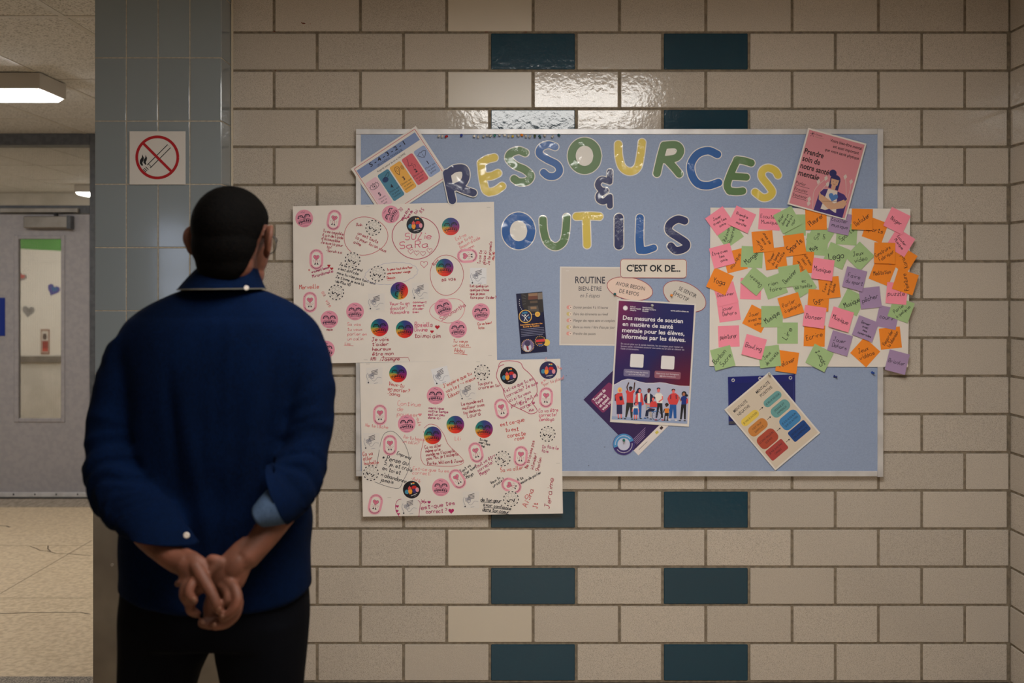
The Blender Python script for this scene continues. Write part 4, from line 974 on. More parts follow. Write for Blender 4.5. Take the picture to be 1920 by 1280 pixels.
for i, (c, turn, colr, words, slant, cap, lab) in enumerate(NOTES):
    lv = 0
    for (c2, l2) in lev:
        if math.hypot(c[0] - c2[0], c[1] - c2[1]) < 48: lv = max(lv, l2 + 1)
    lv = min(lv, 6); lev.append((c, lv))
    off = 0.0142 + 0.0009 * lv + 0.00002 * i / 60; k = (WY - off - BOFF) / F
    lift = random.uniform(0.005, 0.011) if colr in 'pv' else random.uniform(0.002, 0.006)
    if any(math.hypot(c[0] - q[0][0], c[1] - q[0][1]) < 44 for q in NOTES[i + 1:]): lift = 0.0006
    if c[1] < 432 and 1490 < c[0] < 1600: lift = 0.001
    me, zf = note_mesh(NM[colr], random.uniform(.97, 1.02), i, k, lift)
    o = mobj('sticky_note', me); on_wall(o, c[0], c[1], -turn, off)
    tag(o, '%s sticky note %s' % (CN[colr], lab), 'sticky note', 'sticky notes on the chart sheet')
    if words:
        a = Art(scale=k, z=0.0); a.rng = random.Random(i + 50)
        ls = words.split('/'); n = len(ls); cap = cap * (1.12 if n < 3 else 1.0)
        rot = slant + turn
        for li, ln in enumerate(ls):
            dy = (li - (n - 1) / 2) * cap * 1.42 + cap * .45; dxx = (li - (n - 1) / 2) * cap * .3
            p, = a.T([(dxx, dy)], 0, 0, rot)
            m0 = sum(1 for ch in ln) * cap * .62
            a.hand(ln, p[0], p[1], cap, (24, 24, 32), rot=rot, w=max(.75, cap * .1), align='c', width=min(m0, 33), sx=.8)
        # let the ink follow the curl of the paper
        a.v = [(x, y, z + zf(x / 39.8 + .5, .5 - y / 39.8) + 0.00015) for x, y, z in a.v]
        t = a.build('writing', o)

# ------------------------------------------------------------------ posters
def bordered(a, w, h, m, col): a.rect(m, m, w - 2 * m, h - 2 * m, col)
# five senses sheet
TL = (657.7, 316.3)
P1 = sheet('senses_poster', 146, 115, *TL, 33.4, 0.0136, M['laminate'], 'landscape 5-4-3-2-1 sheet with five coloured cards, tilted at the upper left', 'poster', curl=0)
a = Art(TL, 33.4); red = (196, 70, 84)
for p in ([(5, 4), (141, 4)], [(141, 4), (141, 111)], [(141, 111), (5, 111)], [(5, 111), (5, 4)]): a.line(p, .9, red)
a.rect(7, 9, 131, 17, (122, 142, 186)); a.text('5 - 4 - 3 - 2 - 1', 72, 18, 11, (24, 24, 40), align='c', bold=.02, width=78); a.text('GROUNDING TECHNIQUE', 72, 25, 6, (30, 30, 50), align='c', width=56)
a.text('Regarde autour de toi et NOMME', 70, 34, 5.4, (40, 36, 44), align='c', width=62)
a.build('heading', P1)
for k, (c, num, t) in enumerate((((224, 186, 200), '5', 'Choses/que tu/vois'), ((72, 128, 156), '4', 'Choses que/tu peux/toucher'), ((228, 170, 78), '3', 'Choses que/tu peux/entendre'), ((206, 96, 106), '2', 'Choses que/tu peux/sentir'), ((146, 164, 204), '1', 'Chose que/tu peux/goûter'))):
    a = Art(TL, 33.4); x = 7 + 27 * k; ink = (34, 26, 44); cx = x + 12
    a.rrect(x, 38, 24.5, 58, 3.5, c)
    if k == 0: a.ring(cx, 52, 9, 5, .8, ink); a.ring(cx, 52, 3.5, 3.5, .8, ink); a.ell(cx, 52, 1.4, 1.4, ink); [a.line([(cx + 9 * math.cos(t_), 52 + 5 * math.sin(t_)), (cx + 11.5 * math.cos(t_), 52 + 7.5 * math.sin(t_))], .6, ink) for t_ in (-.5, -1, -1.57, -2.1, -2.6)]
    if k == 1: a.ell(cx - 3, 53, 6, 5, (34, 60, 104)); a.line(catmull([(cx - 4, 50), (cx + 3, 46), (cx + 9, 44), (cx + 8, 48), (cx + 3, 51)]), .8, ink)
    if k == 2: a.line(catmull([(cx - 3, 60), (cx - 6, 52), (cx - 3, 44), (cx + 3, 46), (cx + 3, 52), (cx - 1, 56), (cx - 3, 60)]), .9, ink); a.ring(cx - 1, 50, 2.4, 3, .6, ink); [a.ring(cx + 3, 51, r, r, .7, ink, a0=-40, a1=40, n=8) for r in (4, 6, 8)]
    if k == 3: a.line(catmull([(cx - 2, 42), (cx - 4, 50), (cx - 7, 55), (cx - 1, 57), (cx + 2, 54)]), .8, ink); [a.line(catmull([(cx - 1 + d_, 58), (cx + 1 + d_, 61), (cx - 1 + d_, 64)]), .6, ink) for d_ in (0, 4)]
    if k == 4: a.line(catmull([(cx - 9, 49), (cx - 3, 46), (cx, 47.5), (cx + 3, 46), (cx + 9, 49)]), .8, ink); a.line(catmull([(cx - 9, 49), (cx - 4, 55), (cx, 58), (cx + 4, 55), (cx + 9, 49)]), .8, ink); a.line([(cx, 50), (cx, 57)], .6, ink)
    a.text(num, cx, 73, 10, ink, align='c', bold=.03)
    for i, ln in enumerate(t.split('/')): a.text(ln, cx, 79 + i * 5.6, 5, ink, align='c')
    a.build('card_panel', P1)
# pink poster
TL = (1515.4, 239.4)
P2 = sheet('health_poster', 113.4, 148.5, *TL, -15.3, 0.0215, M['laminate'], 'pink poster Prendre soin de notre santé mentale tilted at the upper right', 'poster')
a = Art(); pk = (206, 134, 144); bordered(a, 113.4, 148.5, 3, pk)
a.line([(6, 9), (16, 8)], .7, BK); a.line([(9, 5), (14, 14)], .7, BK); a.line([(13, 5), (8, 14)], .7, BK); a.text('Ottawa', 17, 9.5, 4.2, BK); a.text('santé mentale', 17, 13.5, 3, (120, 120, 80))
for i, (t, x) in enumerate((('Votre bien-être mental', 46), ('est aussi important', 54), ('que votre santé physique', 41))): a.text(t, x, 14 + 9.6 * i, 8, (24, 20, 24), bold=.015, width=(61, 50, 66)[i])
for i, t in enumerate(('Prendre', 'soin de', 'notre santé', 'mentale')): a.text(t, 5, 48 + 14 * i, 14.5, (20, 16, 20), bold=.022, width=(37, 34, 55, 40)[i])
for i, t in enumerate(('Parler', 'Écouter', 'Soutenir')): a.text(t, 5, 107 + 11.5 * i, 8.5, (30, 22, 28), sx=.95); a.line([(5, 109.4 + 11.5 * i), (32, 109.4 + 11.5 * i)], .7, (30, 22, 28))
a.build('lettering', P2)
a = Art(z=.0006); nv, sk, lf = (40, 40, 96), (202, 158, 128), (206, 190, 184)
for p in ([(48, 144), (42, 110), (56, 84)], [(50, 144), (54, 110), (62, 92)], [(104, 110), (98, 90), (92, 72)], [(106, 112), (106, 92), (104, 78)]): a.line(catmull(p, 6), .8, lf)
for x, y in ((57, 82), (91, 70), (104, 76), (63, 92), (45, 92), (38, 136), (37, 128)): a.poly([(x, y - 5), (x + 3.6, y), (x, y + 6), (x - 3.6, y)], lf)
a.ell(67, 70, 7, 6.8, nv); a.ell(74.5, 80, 9.6, 8.5, nv); a.rect(65.6, 80, 5, 18, nv); a.rect(79, 80, 5.6, 19, nv)
a.poly([(67, 80), (82, 80), (81, 90), (75, 94), (68, 90)], sk); a.rect(72, 90, 6, 11, sk); a.line(catmull([(72, 88.5), (74.6, 90), (77, 88.6)]), .6, (120, 50, 60))
for x in (71.5, 77.6): a.ell(x, 84.5, .7, .7, nv, n=8)
a.poly([(50, 146), (52, 112), (58, 103), (70, 100), (80, 100), (98, 103), (106, 110), (106, 146)], (62, 44, 112)); a.poly([(66, 100), (84, 100), (92, 140), (62, 140)], (214, 200, 190)); a.heart(79, 113, 9, (76, 118, 178))
a.poly([(52, 114), (58, 114), (84, 124), (100, 112), (107, 118), (103, 128), (78, 138), (54, 124)], sk); a.line([(60, 126), (92, 118)], .6, (120, 80, 60)); a.poly([(60, 146), (78, 136), (106, 146)], (62, 44, 112))
for sx, bx in ((-1, 54), (1, 104)):
    for k in range(4): a.line([(bx, 118 - k), (bx + sx * (2 - k), 110 + k * 1.2)], 1.7, sk)
a.build('illustration', P2)
# routine sheet
P3 = sheet('routine_sheet', 114.5, 147.5, 1050, 499.5, -.5, 0.0098, M['laminate'], 'grey-beige sheet headed ROUTINE BIEN-ÊTRE in five steps', 'poster')
a = Art(); bordered(a, 114.5, 147.5, 2.5, (208, 198, 190)); ink = (42, 44, 62)
a.text('ROUTINE', 57, 31, 18, ink, align='c', width=56, bold=.012); a.text('BIEN-ÊTRE', 57, 45, 11.5, ink, align='c', width=43); a.text('en 5 étapes', 57, 57.5, 11, ink, align='c', shear=.35, width=37, bold=-.005)
a.build('heading', P3)
for i, (t, w_) in enumerate((('Dormir pendant 9 à 10 heures', 65), ('Faire des étirements au réveil', 65), ('Manger des repas sains et complets', 78), ("Boire au moins 1 litre d'eau par jour", 78), ('Prendre des pauses', 42))):
    a = Art(z=.0004); y = 76.5 + 12.3 * i; c = ((222, 156, 148), (206, 188, 124))[i % 2]
    a.rrect(13, y - 3.6, 11, 7, 3.4, c); a.ell(20.6, y, 3.2, 3.2, (226, 214, 204)); a.heart(20.6, y, 1.3, (150, 110, 100)); a.text(t, 26, y + 2.2, 7, (58, 54, 58), shear=.2, width=w_); a.build('list_item', P3)
a = Art(z=.0004); a.line([(11, 8), (17, 8)], .6, (235, 235, 235)); a.build('staple', P3)
# paper signs
def outline_sheet(name, pts, px, py, rot, off, fillc, edge, label, cat):
    k = (WY - off - BOFF) / F
    bm = bmesh.new(); f = bm.faces.new([bm.verts.new((x * k, -y * k, 0)) for x, y in pts]); f.normal_update()
    if f.normal.z < 0: f.normal_flip()
    r = bmesh.ops.extrude_face_region(bm, geom=[f])
    for v in [q for q in r['geom'] if isinstance(q, bmesh.types.BMVert)]: v.co.z -= 0.0004
    bmesh.ops.recalc_face_normals(bm, faces=bm.faces)
    me = bpy.data.meshes.new(name); bm.to_mesh(me); bm.free(); me.materials.append(paper(name + '_paper', fillc, .4, .2))
    o = mobj(name, me); on_wall(o, px, py, rot, off); tag(o, label, cat)
    a = Art(scale=k); a.line([(x * .985, y * .975) for x, y in pts] + [(pts[0][0] * .985, pts[0][1] * .975)], 1.1, edge); a.build('border', o); a = Art(scale=k, z=.0003)
    return o, a
def rr(w, h, r):
    p = []
    for cx, cy, a0 in ((w / 2 - r, -h / 2 + r, -90), (w / 2 - r, h / 2 - r, 0), (-w / 2 + r, h / 2 - r, 90), (-w / 2 + r, -h / 2 + r, 180)):
        p += [(cx + r * math.cos(math.radians(a0 + k * 22.5)), cy + r * math.sin(math.radians(a0 + k * 22.5))) for k in range(5)]
    return p
def el(rx, ry): return [(rx * math.cos(2 * PI * k / 36), ry * math.sin(2 * PI * k / 36)) for k in range(36)]
o, a = outline_sheet('paper_sign', rr(125.5, 36, 6), 1225.3, 503.2, -.3, .0116, (226, 216, 204), (150, 50, 66), "rounded white sign reading C'EST OK DE...", 'sign')
a.text("C'EST OK DE...", 0, 5.5, 17.5, (20, 24, 34), align='c', bold=.03, width=101); a.build('lettering', o)
o, a = outline_sheet('oval_sign', el(44, 21.5), 1181, 541, -11, .0106, (232, 206, 192), (160, 60, 70), 'pinkish oval sign reading AVOIR BESOIN DE REPOS', 'sign')
a.text('AVOIR BESOIN', 0, -1.5, 10.5, (26, 28, 38), align='c', width=55); a.text('DE REPOS', 0, 11, 10.5, (26, 28, 38), align='c', width=37); a.build_each('lettering', o)
o, a = outline_sheet('oval_sign', el(43.5, 25.5), 1283.5, 555.5, -26, .0106, (212, 204, 196), (160, 60, 70), 'grey oval sign reading SE SENTIR ÉMOTIF', 'sign')
a.text('SE SENTIR', 2, -6, 10.5, (26, 28, 38), align='c', width=36); a.text('ÉMOTIF', -6, 6.5, 10.5, (26, 28, 38), align='c', width=31); a.build_each('lettering', o)
# help poster under the purple one
TL = (1094, 749)
P5 = sheet('help_poster', 114, 147, *TL, 44.6, .0098, paper('purple_sheet', (52, 34, 86), .4, .3), "purple poster Trouvez de l'aide où et quand, tilted behind the dark blue poster", 'poster')
a = Art(); a.rrect(8, 10, 50, 34, 4, (128, 48, 96))
for i, t in enumerate(("Trouvez de", "l'aide où", 'et quand', 'vous voulez')): a.text(t, 12, 17.5 + 7.8 * i, 8.4, (236, 226, 232), bold=.025, width=(30, 24, 24, 33)[i])
a.ell(62, 84, 31, 29, (170, 150, 134)); a.ell(56, 76, 14, 11, (120, 92, 78)); a.ell(70, 98, 16, 9, (206, 186, 168)); a.line(catmull([(36, 78), (50, 92), (70, 112)]), 2, (92, 66, 54))
a.rect(0, 134, 114, 13, (222, 214, 212))
for i in range(5): a.line([(12, 119 + i * 2.6), (46 - 3 * i, 119 + i * 2.6)], .7, (176, 150, 196))
for x, c in ((52, (206, 190, 90)), (64, (60, 40, 40)), (76, (90, 80, 90))): a.rect(x, 138, 6, 5, c)
a.line([(8, 140), (30, 140)], .7, (60, 60, 70)); a.build('print', P5)
# dark blue student poster
TL = (1157.5, 560.3)
P6 = sheet('support_poster', 0, 0, *TL, -3.4, .0125, M['laminate'], 'dark blue poster Des mesures de soutien with a row of illustrated students', 'poster', curl=0,
           corners=((0, 0), (148, 0), (148, 231), (0, 231)))
a = Art(TL, -3.4)
vs, cs, fs = [], [], []
n = 12
for j in range(n + 1):
    for i in range(n + 1):
        u, v = i / n, j / n; c1, c2, c3 = (128, 26, 84), (26, 30, 96), (116, 14, 44)
        w1 = max(0, 1 - math.hypot(u * 1.6, v * .95)) ** 1.2; w3 = max(0, 1 - math.hypot((1 - u) * 1.5, (1 - v) * 1.6)) ** .7
        w2 = max(0.0, 1 - w1 - w3); t = w1 + w2 + w3
        vs.append((3 + 142 * u, 3 + 166 * v)); cs.append((*lin(tuple((c1[q] * w1 + c2[q] * w2 + c3[q] * w3) / t for q in range(3))), 1))
for j in range(n):
    for i in range(n): q = j * (n + 1) + i; fs.append((q, q + n + 1, q + n + 2, q + 1))
a.add(vs, fs, cs)
a.build('colour_ground', P6, mat=M['ink_gloss'])
a = Art(TL, -3.4, z=.0004); wh = (240, 236, 240)
for k in range(8): t = PI * k / 8; a.line([(16 - 4.6 * math.cos(t), 16 - 4.6 * math.sin(t)), (16 + 4.6 * math.cos(t), 16 + 4.6 * math.sin(t))], 1.1, wh)
a.build('emblem', P6); a = Art(TL, -3.4, z=.0004)
for i, t in enumerate(('School', 'Mental Health', 'Ontario')): a.text(t, 25, 14 + 3.4 * i, 3.6, wh, bold=.02)
for i, t in enumerate(('Santé mentale', 'en milieu scolaire', 'Ontario')): a.text(t, 48, 14 + 3.4 * i, 3.6, wh, bold=.02)
a.text('www.smho-smso.ca', 135, 17, 4.2, wh, align='r', bold=.01)
for i, (t, w_) in enumerate((('Des mesures de soutien', 113), ('en matière de santé', 95), ('mentale pour les élèves,', 117), ('informées par les élèves.', 120))): a.text(t, 12.5, 38 + 11.6 * i, 11.5, wh, bold=.018, width=w_)
for i, t in enumerate(('En savoir plus sur la santé mentale, les stratégies pour rester en', 'bonne santé, comment soutenir une amie ou un ami et obtenir de', "l'aide si nécessaire.")): a.text(t, 12, 84.5 + 4.6 * i, 4.4, (214, 204, 222), width=(116, 119, 34)[i])
for x, l1, l2 in ((44.5, 'Consulte la page des élèves', 'sur le site de SMS-ON'), (102.5, 'Suis-nous sur Instagram', '@thriveson'),): a.text(l1, x, 136, 4, (226, 220, 230), align='c', width=42); a.text(l2, x, 140.6, 4, (226, 220, 230), align='c', width=30)
a.build_each('lettering', P6)
for nm, q in (('white_square', (31, 101, 25, 25, 2.5, (226, 222, 224))), ('white_square', (89, 101, 25, 25, 2.5, (226, 222, 224))), ('caption_panel', (20, 130, 49, 13.5, 2.5, (120, 112, 148))), ('caption_panel', (78, 130, 49, 13.5, 2.5, (148, 92, 110)))):
    a = Art(z=.00035); a.rrect(*q); a.build(nm, P6)
a = Art(TL, -3.4, z=.0005)
def q6(x, y): return a.L(1140 + x / 11.29, 700 + y / 11.29)
base = [q6(*p) for p in ((120, 245), (200, 205), (300, 145), (420, 118), (540, 135), (660, 175), (800, 205), (960, 205), (1100, 192), (1230, 205), (1350, 235), (1520, 262), (1725, 270))]
w1, w2 = q6(120, 245), q6(1725, 270)
a.poly(base + [(w2[0], 226), (w1[0], 226)], (182, 186, 210)); a.line(base, .8, (226, 222, 226)); b0, b1 = q6(120, 940), q6(1720, 1000); a.poly([(w1[0], 220), (w2[0], 220), (w2[0], 226), (w1[0], 226)], (150, 166, 200))
def P(c, *p): a.poly([q6(*q) for q in p], c)
def Lm(c, w, *p): a.line([q6(*q) for q in p], w / 11.29, c)
def E(c, x, y, rx, ry): x_, y_ = q6(x, y); a.ell(x_, y_, rx / 11.29, ry / 11.29, c, n=14)
red_, nv_, bl_, wht, blk, sk1, dk = (214, 66, 66), (28, 34, 66), (30, 86, 160), (232, 228, 222), (26, 26, 34), (232, 112, 108), (74, 44, 40)
E((240, 190, 96), 250, 350, 48, 58); E(sk1, 252, 362, 22, 32); P(nv_, (140, 450), (200, 420), (200, 580), (140, 580)); P(red_, (150, 470), (205, 410), (300, 410), (330, 560), (350, 650), (300, 665), (180, 665)); P(nv_, (235, 490), (300, 480), (310, 565), (250, 570)); P((40, 40, 84), (182, 660), (302, 660), (302, 860), (182, 860))
for x in (215, 275): Lm(sk1, 22, (x, 860), (x + 5, 945)); E(blk, x + 10, 952, 24, 9)
for x0, x1 in ((440, 400), (565, 555)): Lm(dk, 26, (x0, 190), (x1, 290), (x1 + (20 if x0 < 500 else -10), 370))
E(blk, 480, 305, 40, 32); E(dk, 475, 335, 28, 38); P(red_, (370, 370), (410, 350), (470, 395), (540, 345), (575, 370), (535, 430), (530, 625), (395, 620), (395, 440)); P((44, 42, 40), (390, 615), (535, 625), (515, 940), (480, 940), (460, 700), (395, 930), (362, 930)); E(blk, 358, 958, 30, 10); E(blk, 508, 965, 28, 10)
E(nv_, 660, 360, 48, 56); P(nv_, (620, 340), (580, 400), (585, 460), (640, 430)); E(sk1, 672, 368, 26, 36); P(red_, (600, 430), (650, 405), (720, 415), (750, 600), (760, 655), (715, 680), (560, 640)); P(wht, (632, 415), (686, 415), (682, 600), (636, 600)); P(bl_, (640, 600), (715, 610), (700, 940), (660, 940)); E(blk, 692, 955, 28, 9)
E(blk, 872, 345, 38, 34); E((110, 40, 44), 862, 372, 28, 40); P(nv_, (770, 450), (830, 425), (900, 425), (950, 460), (950, 640), (800, 640), (755, 560)); P((150, 30, 50), (815, 450), (830, 460), (790, 560), (765, 560)); P(wht, (832, 425), (888, 425), (885, 635), (830, 635)); P((176, 168, 164), (795, 640), (910, 640), (930, 930), (890, 930), (850, 720), (800, 800)); E(blk, 905, 962, 28, 9)
E(nv_, 1070, 325, 40, 28); E(sk1, 1070, 360, 32, 42); P(wht, (985, 470), (1020, 420), (1120, 415), (1165, 470), (1150, 630), (1040, 625)); Lm(sk1, 28, (1150, 480), (1155, 540), (1075, 600)); P(blk, (1040, 625), (1148, 630), (1165, 940), (1130, 940), (1090, 700), (1040, 940), (1005, 940)); E((206, 60, 60), 1015, 980, 26, 10); E((206, 60, 60), 1155, 985, 26, 12)
E(nv_, 965, 515, 40, 30); E(sk1, 955, 545, 28, 38); P(red_, (885, 640), (920, 590), (1010, 590), (1045, 650), (1040, 720), (880, 740)); Lm(sk1, 24, (890, 655), (830, 650), (785, 630)); P(nv_, (880, 735), (1000, 750), (970, 800), (860, 810), (850, 910), (785, 910), (800, 790)); E(bl_, 785, 945, 30, 14); E(nv_, 838, 938, 24, 12)
x_, y_ = q6(1030, 895); a.ring(x_, y_, 8.6, 8.9, .9, nv_); [a.line([(x_, y_), (x_ + 8.4 * math.cos(t * PI / 4), y_ + 8.4 * math.sin(t * PI / 4))], .25, (90, 100, 150)) for t in range(8)]; Lm((60, 120, 190), 16, (830, 720), (1030, 720), (1030, 800), (920, 810))
E(nv_, 585, 640, 38, 34); E(sk1, 595, 650, 26, 32); P(wht, (520, 720), (560, 695), (630, 700), (650, 760), (520, 760)); P(bl_, (545, 735), (630, 735), (635, 875), (535, 875)); Lm(sk1, 16, (520, 750), (508, 810)); Lm(sk1, 16, (645, 755), (655, 820))
for x in (560, 605): Lm(sk1, 22, (x, 875), (x, 960)); E(blk, x, 968, 18, 8)
E(blk, 1245, 660, 40, 36); E(dk, 1240, 680, 24, 28); P((224, 128, 40), (1190, 740), (1290, 735), (1285, 835), (1205, 840)); Lm(blk, 20, (1195, 755), (1170, 830)); Lm(blk, 20, (1295, 760), (1320, 840)); P(blk, (1205, 835), (1285, 835), (1285, 900), (1195, 900))
for x in (1205, 1265): Lm(dk, 24, (x, 895), (x - 8, 985)); E(blk, x - 8, 993, 22, 8)
E(blk, 1385, 350, 42, 28); E(sk1, 1385, 380, 30, 40); P(red_, (1255, 540), (1290, 460), (1350, 420), (1430, 415), (1490, 460), (1500, 560), (1460, 660), (1320, 655), (1290, 640)); Lm(nv_, 18, (1330, 450), (1325, 540)); Lm(nv_, 18, (1440, 450), (1445, 540)); P(bl_, (1310, 655), (1445, 660), (1450, 950), (1395, 950), (1375, 740), (1345, 950), (1288, 945)); E(wht, 1300, 985, 28, 12); E(wht, 1440, 990, 28, 12)
E(blk, 1610, 430, 52, 56); E(blk, 1665, 465, 30, 28); E((176, 112, 84), 1605, 440, 28, 38); P((24, 50, 130), (1550, 500), (1590, 475), (1650, 480), (1700, 580), (1655, 660), (1550, 655), (1560, 580), (1530, 570)); Lm((176, 112, 84), 24, (1545, 590), (1500, 490)); P(red_, (1660, 540), (1690, 520), (1695, 630), (1655, 640)); P(blk, (1550, 655), (1655, 655), (1645, 970), (1610, 970), (1598, 720), (1560, 970), (1522, 970)); E(blk, 1520, 998, 28, 9); E(blk, 1625, 1000, 28, 9)
a.build('illustration', P6)
# round badge
o, a = outline_sheet('round_badge', el(20.2, 20.2), 1169.5, 832.5, 20, .0112, (56, 40, 108), (70, 60, 130), 'round blue and purple badge at the foot of the purple poster', 'badge')
a.poly([(x * .98, y * .98) for x, y in el(20, 20) if y < 1], (72, 142, 196)); a.ell(0, 0, 11.6, 11.6, (196, 198, 220)); a.ring(0, 0, 15.8, 15.8, 1.6, (226, 226, 238), n=38, a0=195, a1=345, dash=1); a.ring(0, 0, 15.8, 15.8, 1.6, (226, 226, 238), n=38, a0=15, a1=165, dash=1); a.build('print', o)
# sports brochure
TL = (967.7, 550.6)
P7 = sheet('sports_brochure', 49, 113, *TL, 4.8, .0106, paper('navy_brochure', (30, 32, 66), .3, .6), 'narrow navy brochure with photo and round emblems left of the routine sheet', 'brochure', thick=.0012)
a = Art(TL, 4.8)
def q5(x, y): return a.L(960 + x / 9.85, 540 + y / 9.85)
def R5(c, *p): a.poly([q5(*q) for q in p], c)
R5((46, 42, 44), (165, 100), (560, 66), (582, 435), (470, 470), (330, 440), (235, 395), (190, 330)); R5((150, 118, 92), (300, 100), (470, 85), (475, 150), (305, 165)); R5((110, 66, 52), (300, 150), (475, 140), (478, 205), (300, 215)); R5((130, 118, 108), (475, 90), (560, 80), (566, 205), (480, 210)); R5((96, 80, 66), (330, 240), (470, 230), (475, 270), (335, 280)); R5((84, 78, 76), (290, 330), (480, 320), (500, 430), (300, 430)); R5((150, 120, 92), (340, 345), (450, 340), (455, 385), (345, 390))
for k in range(4): a.line([q5(190 + 5 * k, 120 + 60 * k), q5(255, 150 + 45 * k)], .5, (110, 110, 116))
def cir(x, y, r, c): u, v = q5(x, y); a.ell(u, v, r / 9.85, r / 9.85, c, n=24)
def rg(x, y, r, w, c, **k): u, v = q5(x, y); a.ring(u, v, r / 9.85, r / 9.85, w, c, **k)
rg(360, 260, 225, .9, (226, 224, 226), a0=62, a1=205, n=30, dash=1)
cir(248, 522, 122, (240, 192, 88)); cir(248, 522, 108, (26, 36, 82)); a.line(catmull([q5(180, 490), q5(240, 540), q5(285, 605)]), 1.1, (236, 236, 240)); a.line(catmull([q5(310, 490), q5(255, 540), q5(220, 608)]), 1.1, (236, 236, 240)); cir(243, 500, 15, (240, 240, 240)); u, v = q5(185, 475); a.text('ASSQ', u, v, 4.2, (80, 170, 214), rot=4, bold=.03)
u, v = q5(315, 545); [a.line([(u - 2 * math.cos(t), v - 2 * math.sin(t)), (u + 2 * math.cos(t), v + 2 * math.sin(t))], .7, (70, 150, 210)) for t in (0, 1.05, 2.1)]
cir(472, 482, 48, (240, 196, 84)); cir(472, 482, 28, (226, 160, 76)); cir(640, 1005, 62, (236, 200, 90))
u, v = q5(150, 695); a.text('Association sportive des', u, v, 4.0, (246, 176, 84), bold=.03, width=42); u, v = q5(205, 730); a.text('Sourds du Québec', u, v, 4.0, (246, 176, 84), bold=.03, width=31)
for k in range(5): a.line([q5(160 + 3 * k, 765 + 31 * k), q5(590 + 3 * k - (30 if k == 4 else 0), 725 + 31 * k)], .8, (150, 152, 180))
cir(292, 1062, 112, (120, 104, 150)); cir(285, 1100, 74, (206, 206, 216)); cir(285, 1020, 54, (70, 60, 96)); R5((150, 30, 50), (262, 1075), (300, 1065), (315, 1140), (280, 1145)); rg(292, 1062, 114, 1.0, (246, 200, 110), n=44, dash=1)
cir(522, 980, 92, (36, 32, 44)); R5((214, 60, 66), (440, 955), (606, 935), (608, 985), (445, 1000)); R5((40, 90, 160), (470, 1045), (580, 1030), (560, 1060), (500, 1068)); R5((176, 92, 50), (470, 1020), (560, 1010), (560, 1035), (475, 1040)); rg(522, 980, 94, 1.0, (246, 200, 110), n=36, dash=1)
a.build('print', P7, mat=M['ink_gloss'])
# blue plastic pouch
P8 = sheet('plastic_pouch', 0, 0, 1365, 706.6, 0, .012, paper('blue_pouch_plastic', (26, 36, 104), .3, .6), 'dark blue plastic pouch with metal eyelets behind the mentality poster', 'pouch', corners=((0, 0), (126, -5), (126.5, 84), (1.5, 89.5)), thick=.002)
a = Art(); a.poly([(0, 0), (126, -5), (126, 7), (0, 12)], (14, 26, 112)); a.poly([(1.5, 83), (126, 78), (126.3, 83), (1.5, 88.5)], (70, 70, 80)); a.line([(1.5, 13), (2.5, 85)], .7, (50, 60, 140)); a.line([(123, 8), (124, 80)], .7, (50, 60, 140)); a.build('band', P8, mat=M['ink_gloss'])
for x, y in ((9.5, 6), (60, 2.5), (117, 1.5)):
    bm = bmesh.new(); r1, r2 = .0062, .0032; ks = (WY - .012 - BOFF) / F
    vs = []
    for (r, z) in ((r2, .0002), (r2, .0014), ((r1 + r2) / 2, .0022), (r1, .001), (r1, .0001)): vs.append([bm.verts.new((x * ks + r * math.cos(2 * PI * k / 16), -y * ks + r * math.sin(2 * PI * k / 16), z)) for k in range(16)])
    for p, q in zip(vs[:-1], vs[1:]):
        for k in range(16): bm.faces.new((p[k], q[k], q[(k + 1) % 16], p[(k + 1) % 16]))
    bmesh.ops.recalc_face_normals(bm, faces=bm.faces); me = bpy.data.meshes.new('eyelet'); bm.to_mesh(me); bm.free(); me.materials.append(M['alu']); me.shade_smooth(); mobj('eyelet', me, P8)
# mentality poster
TL = (1358, 767.7)
P9 = sheet('mentality_poster', 110, 149, *TL, 40, .0142, M['laminate'], 'cream poster of coloured bubbles, Mentalité négative and positive, tilted at the lower right', 'poster')
a = Art(); bordered(a, 110, 149, 3, (210, 196, 178)); ink = (30, 26, 34)
for x, t2 in ((27, 'NÉGATIVE'), (82, 'POSITIVE')): a.text('MENTALITÉ', x, 17, 8, ink, align='c', bold=.008, width=32); a.text(t2, x, 27, 8, ink, align='c', bold=.008, width=28)
a.build('heading', P9)
rows = ((43, 15, (226, 196, 84), (104, 158, 158), 'JE VAIS ÉCHOUER', 'JE PEUX RÉUSSIR'), (66, 21, (198, 128, 62), (104, 158, 158), "C'EST TROP/DIFFICILE", "J'ESSAIE ET/J'APPRENDS"), (94, 27, (172, 74, 54), (64, 130, 184), 'ILS SONT MEILLEURS/QUE MOI', 'JE SUIS AUSSI BON/QUE LES AUTRES'), (121, 23, (170, 66, 62), (22, 66, 132), 'JE NE SUIS PAS/CAPABLE', "J'AI DES FORCES ET/DES COMPÉTENCES"))
for y, h, c1, c2, t1, t2 in rows:
    for x, c, t in ((27, c1, t1), (82, c2, t2)):
        a = Art(z=.0004); w_ = 39 if h < 20 else 40; a.rrect(x - w_ / 2, y - h / 2, w_, h, min(h / 2 - .5, 9 if y < 110 else 3.5), c)
        ls = t.split('/')
        for i, ln in enumerate(ls): a.text(ln, x, y + 2 + (i - (len(ls) - 1) / 2) * 7, 5.2, (30, 26, 36), align='c', width=min(33, len(ln) * 2.2))
        a.build('bubble', P9)
    a = Art(z=.0004); a.line([(49.5, y), (56, y)], .8, ink); a.poly([(56, y - 1.8), (59, y), (56, y + 1.8)], ink); a.build('arrow', P9)

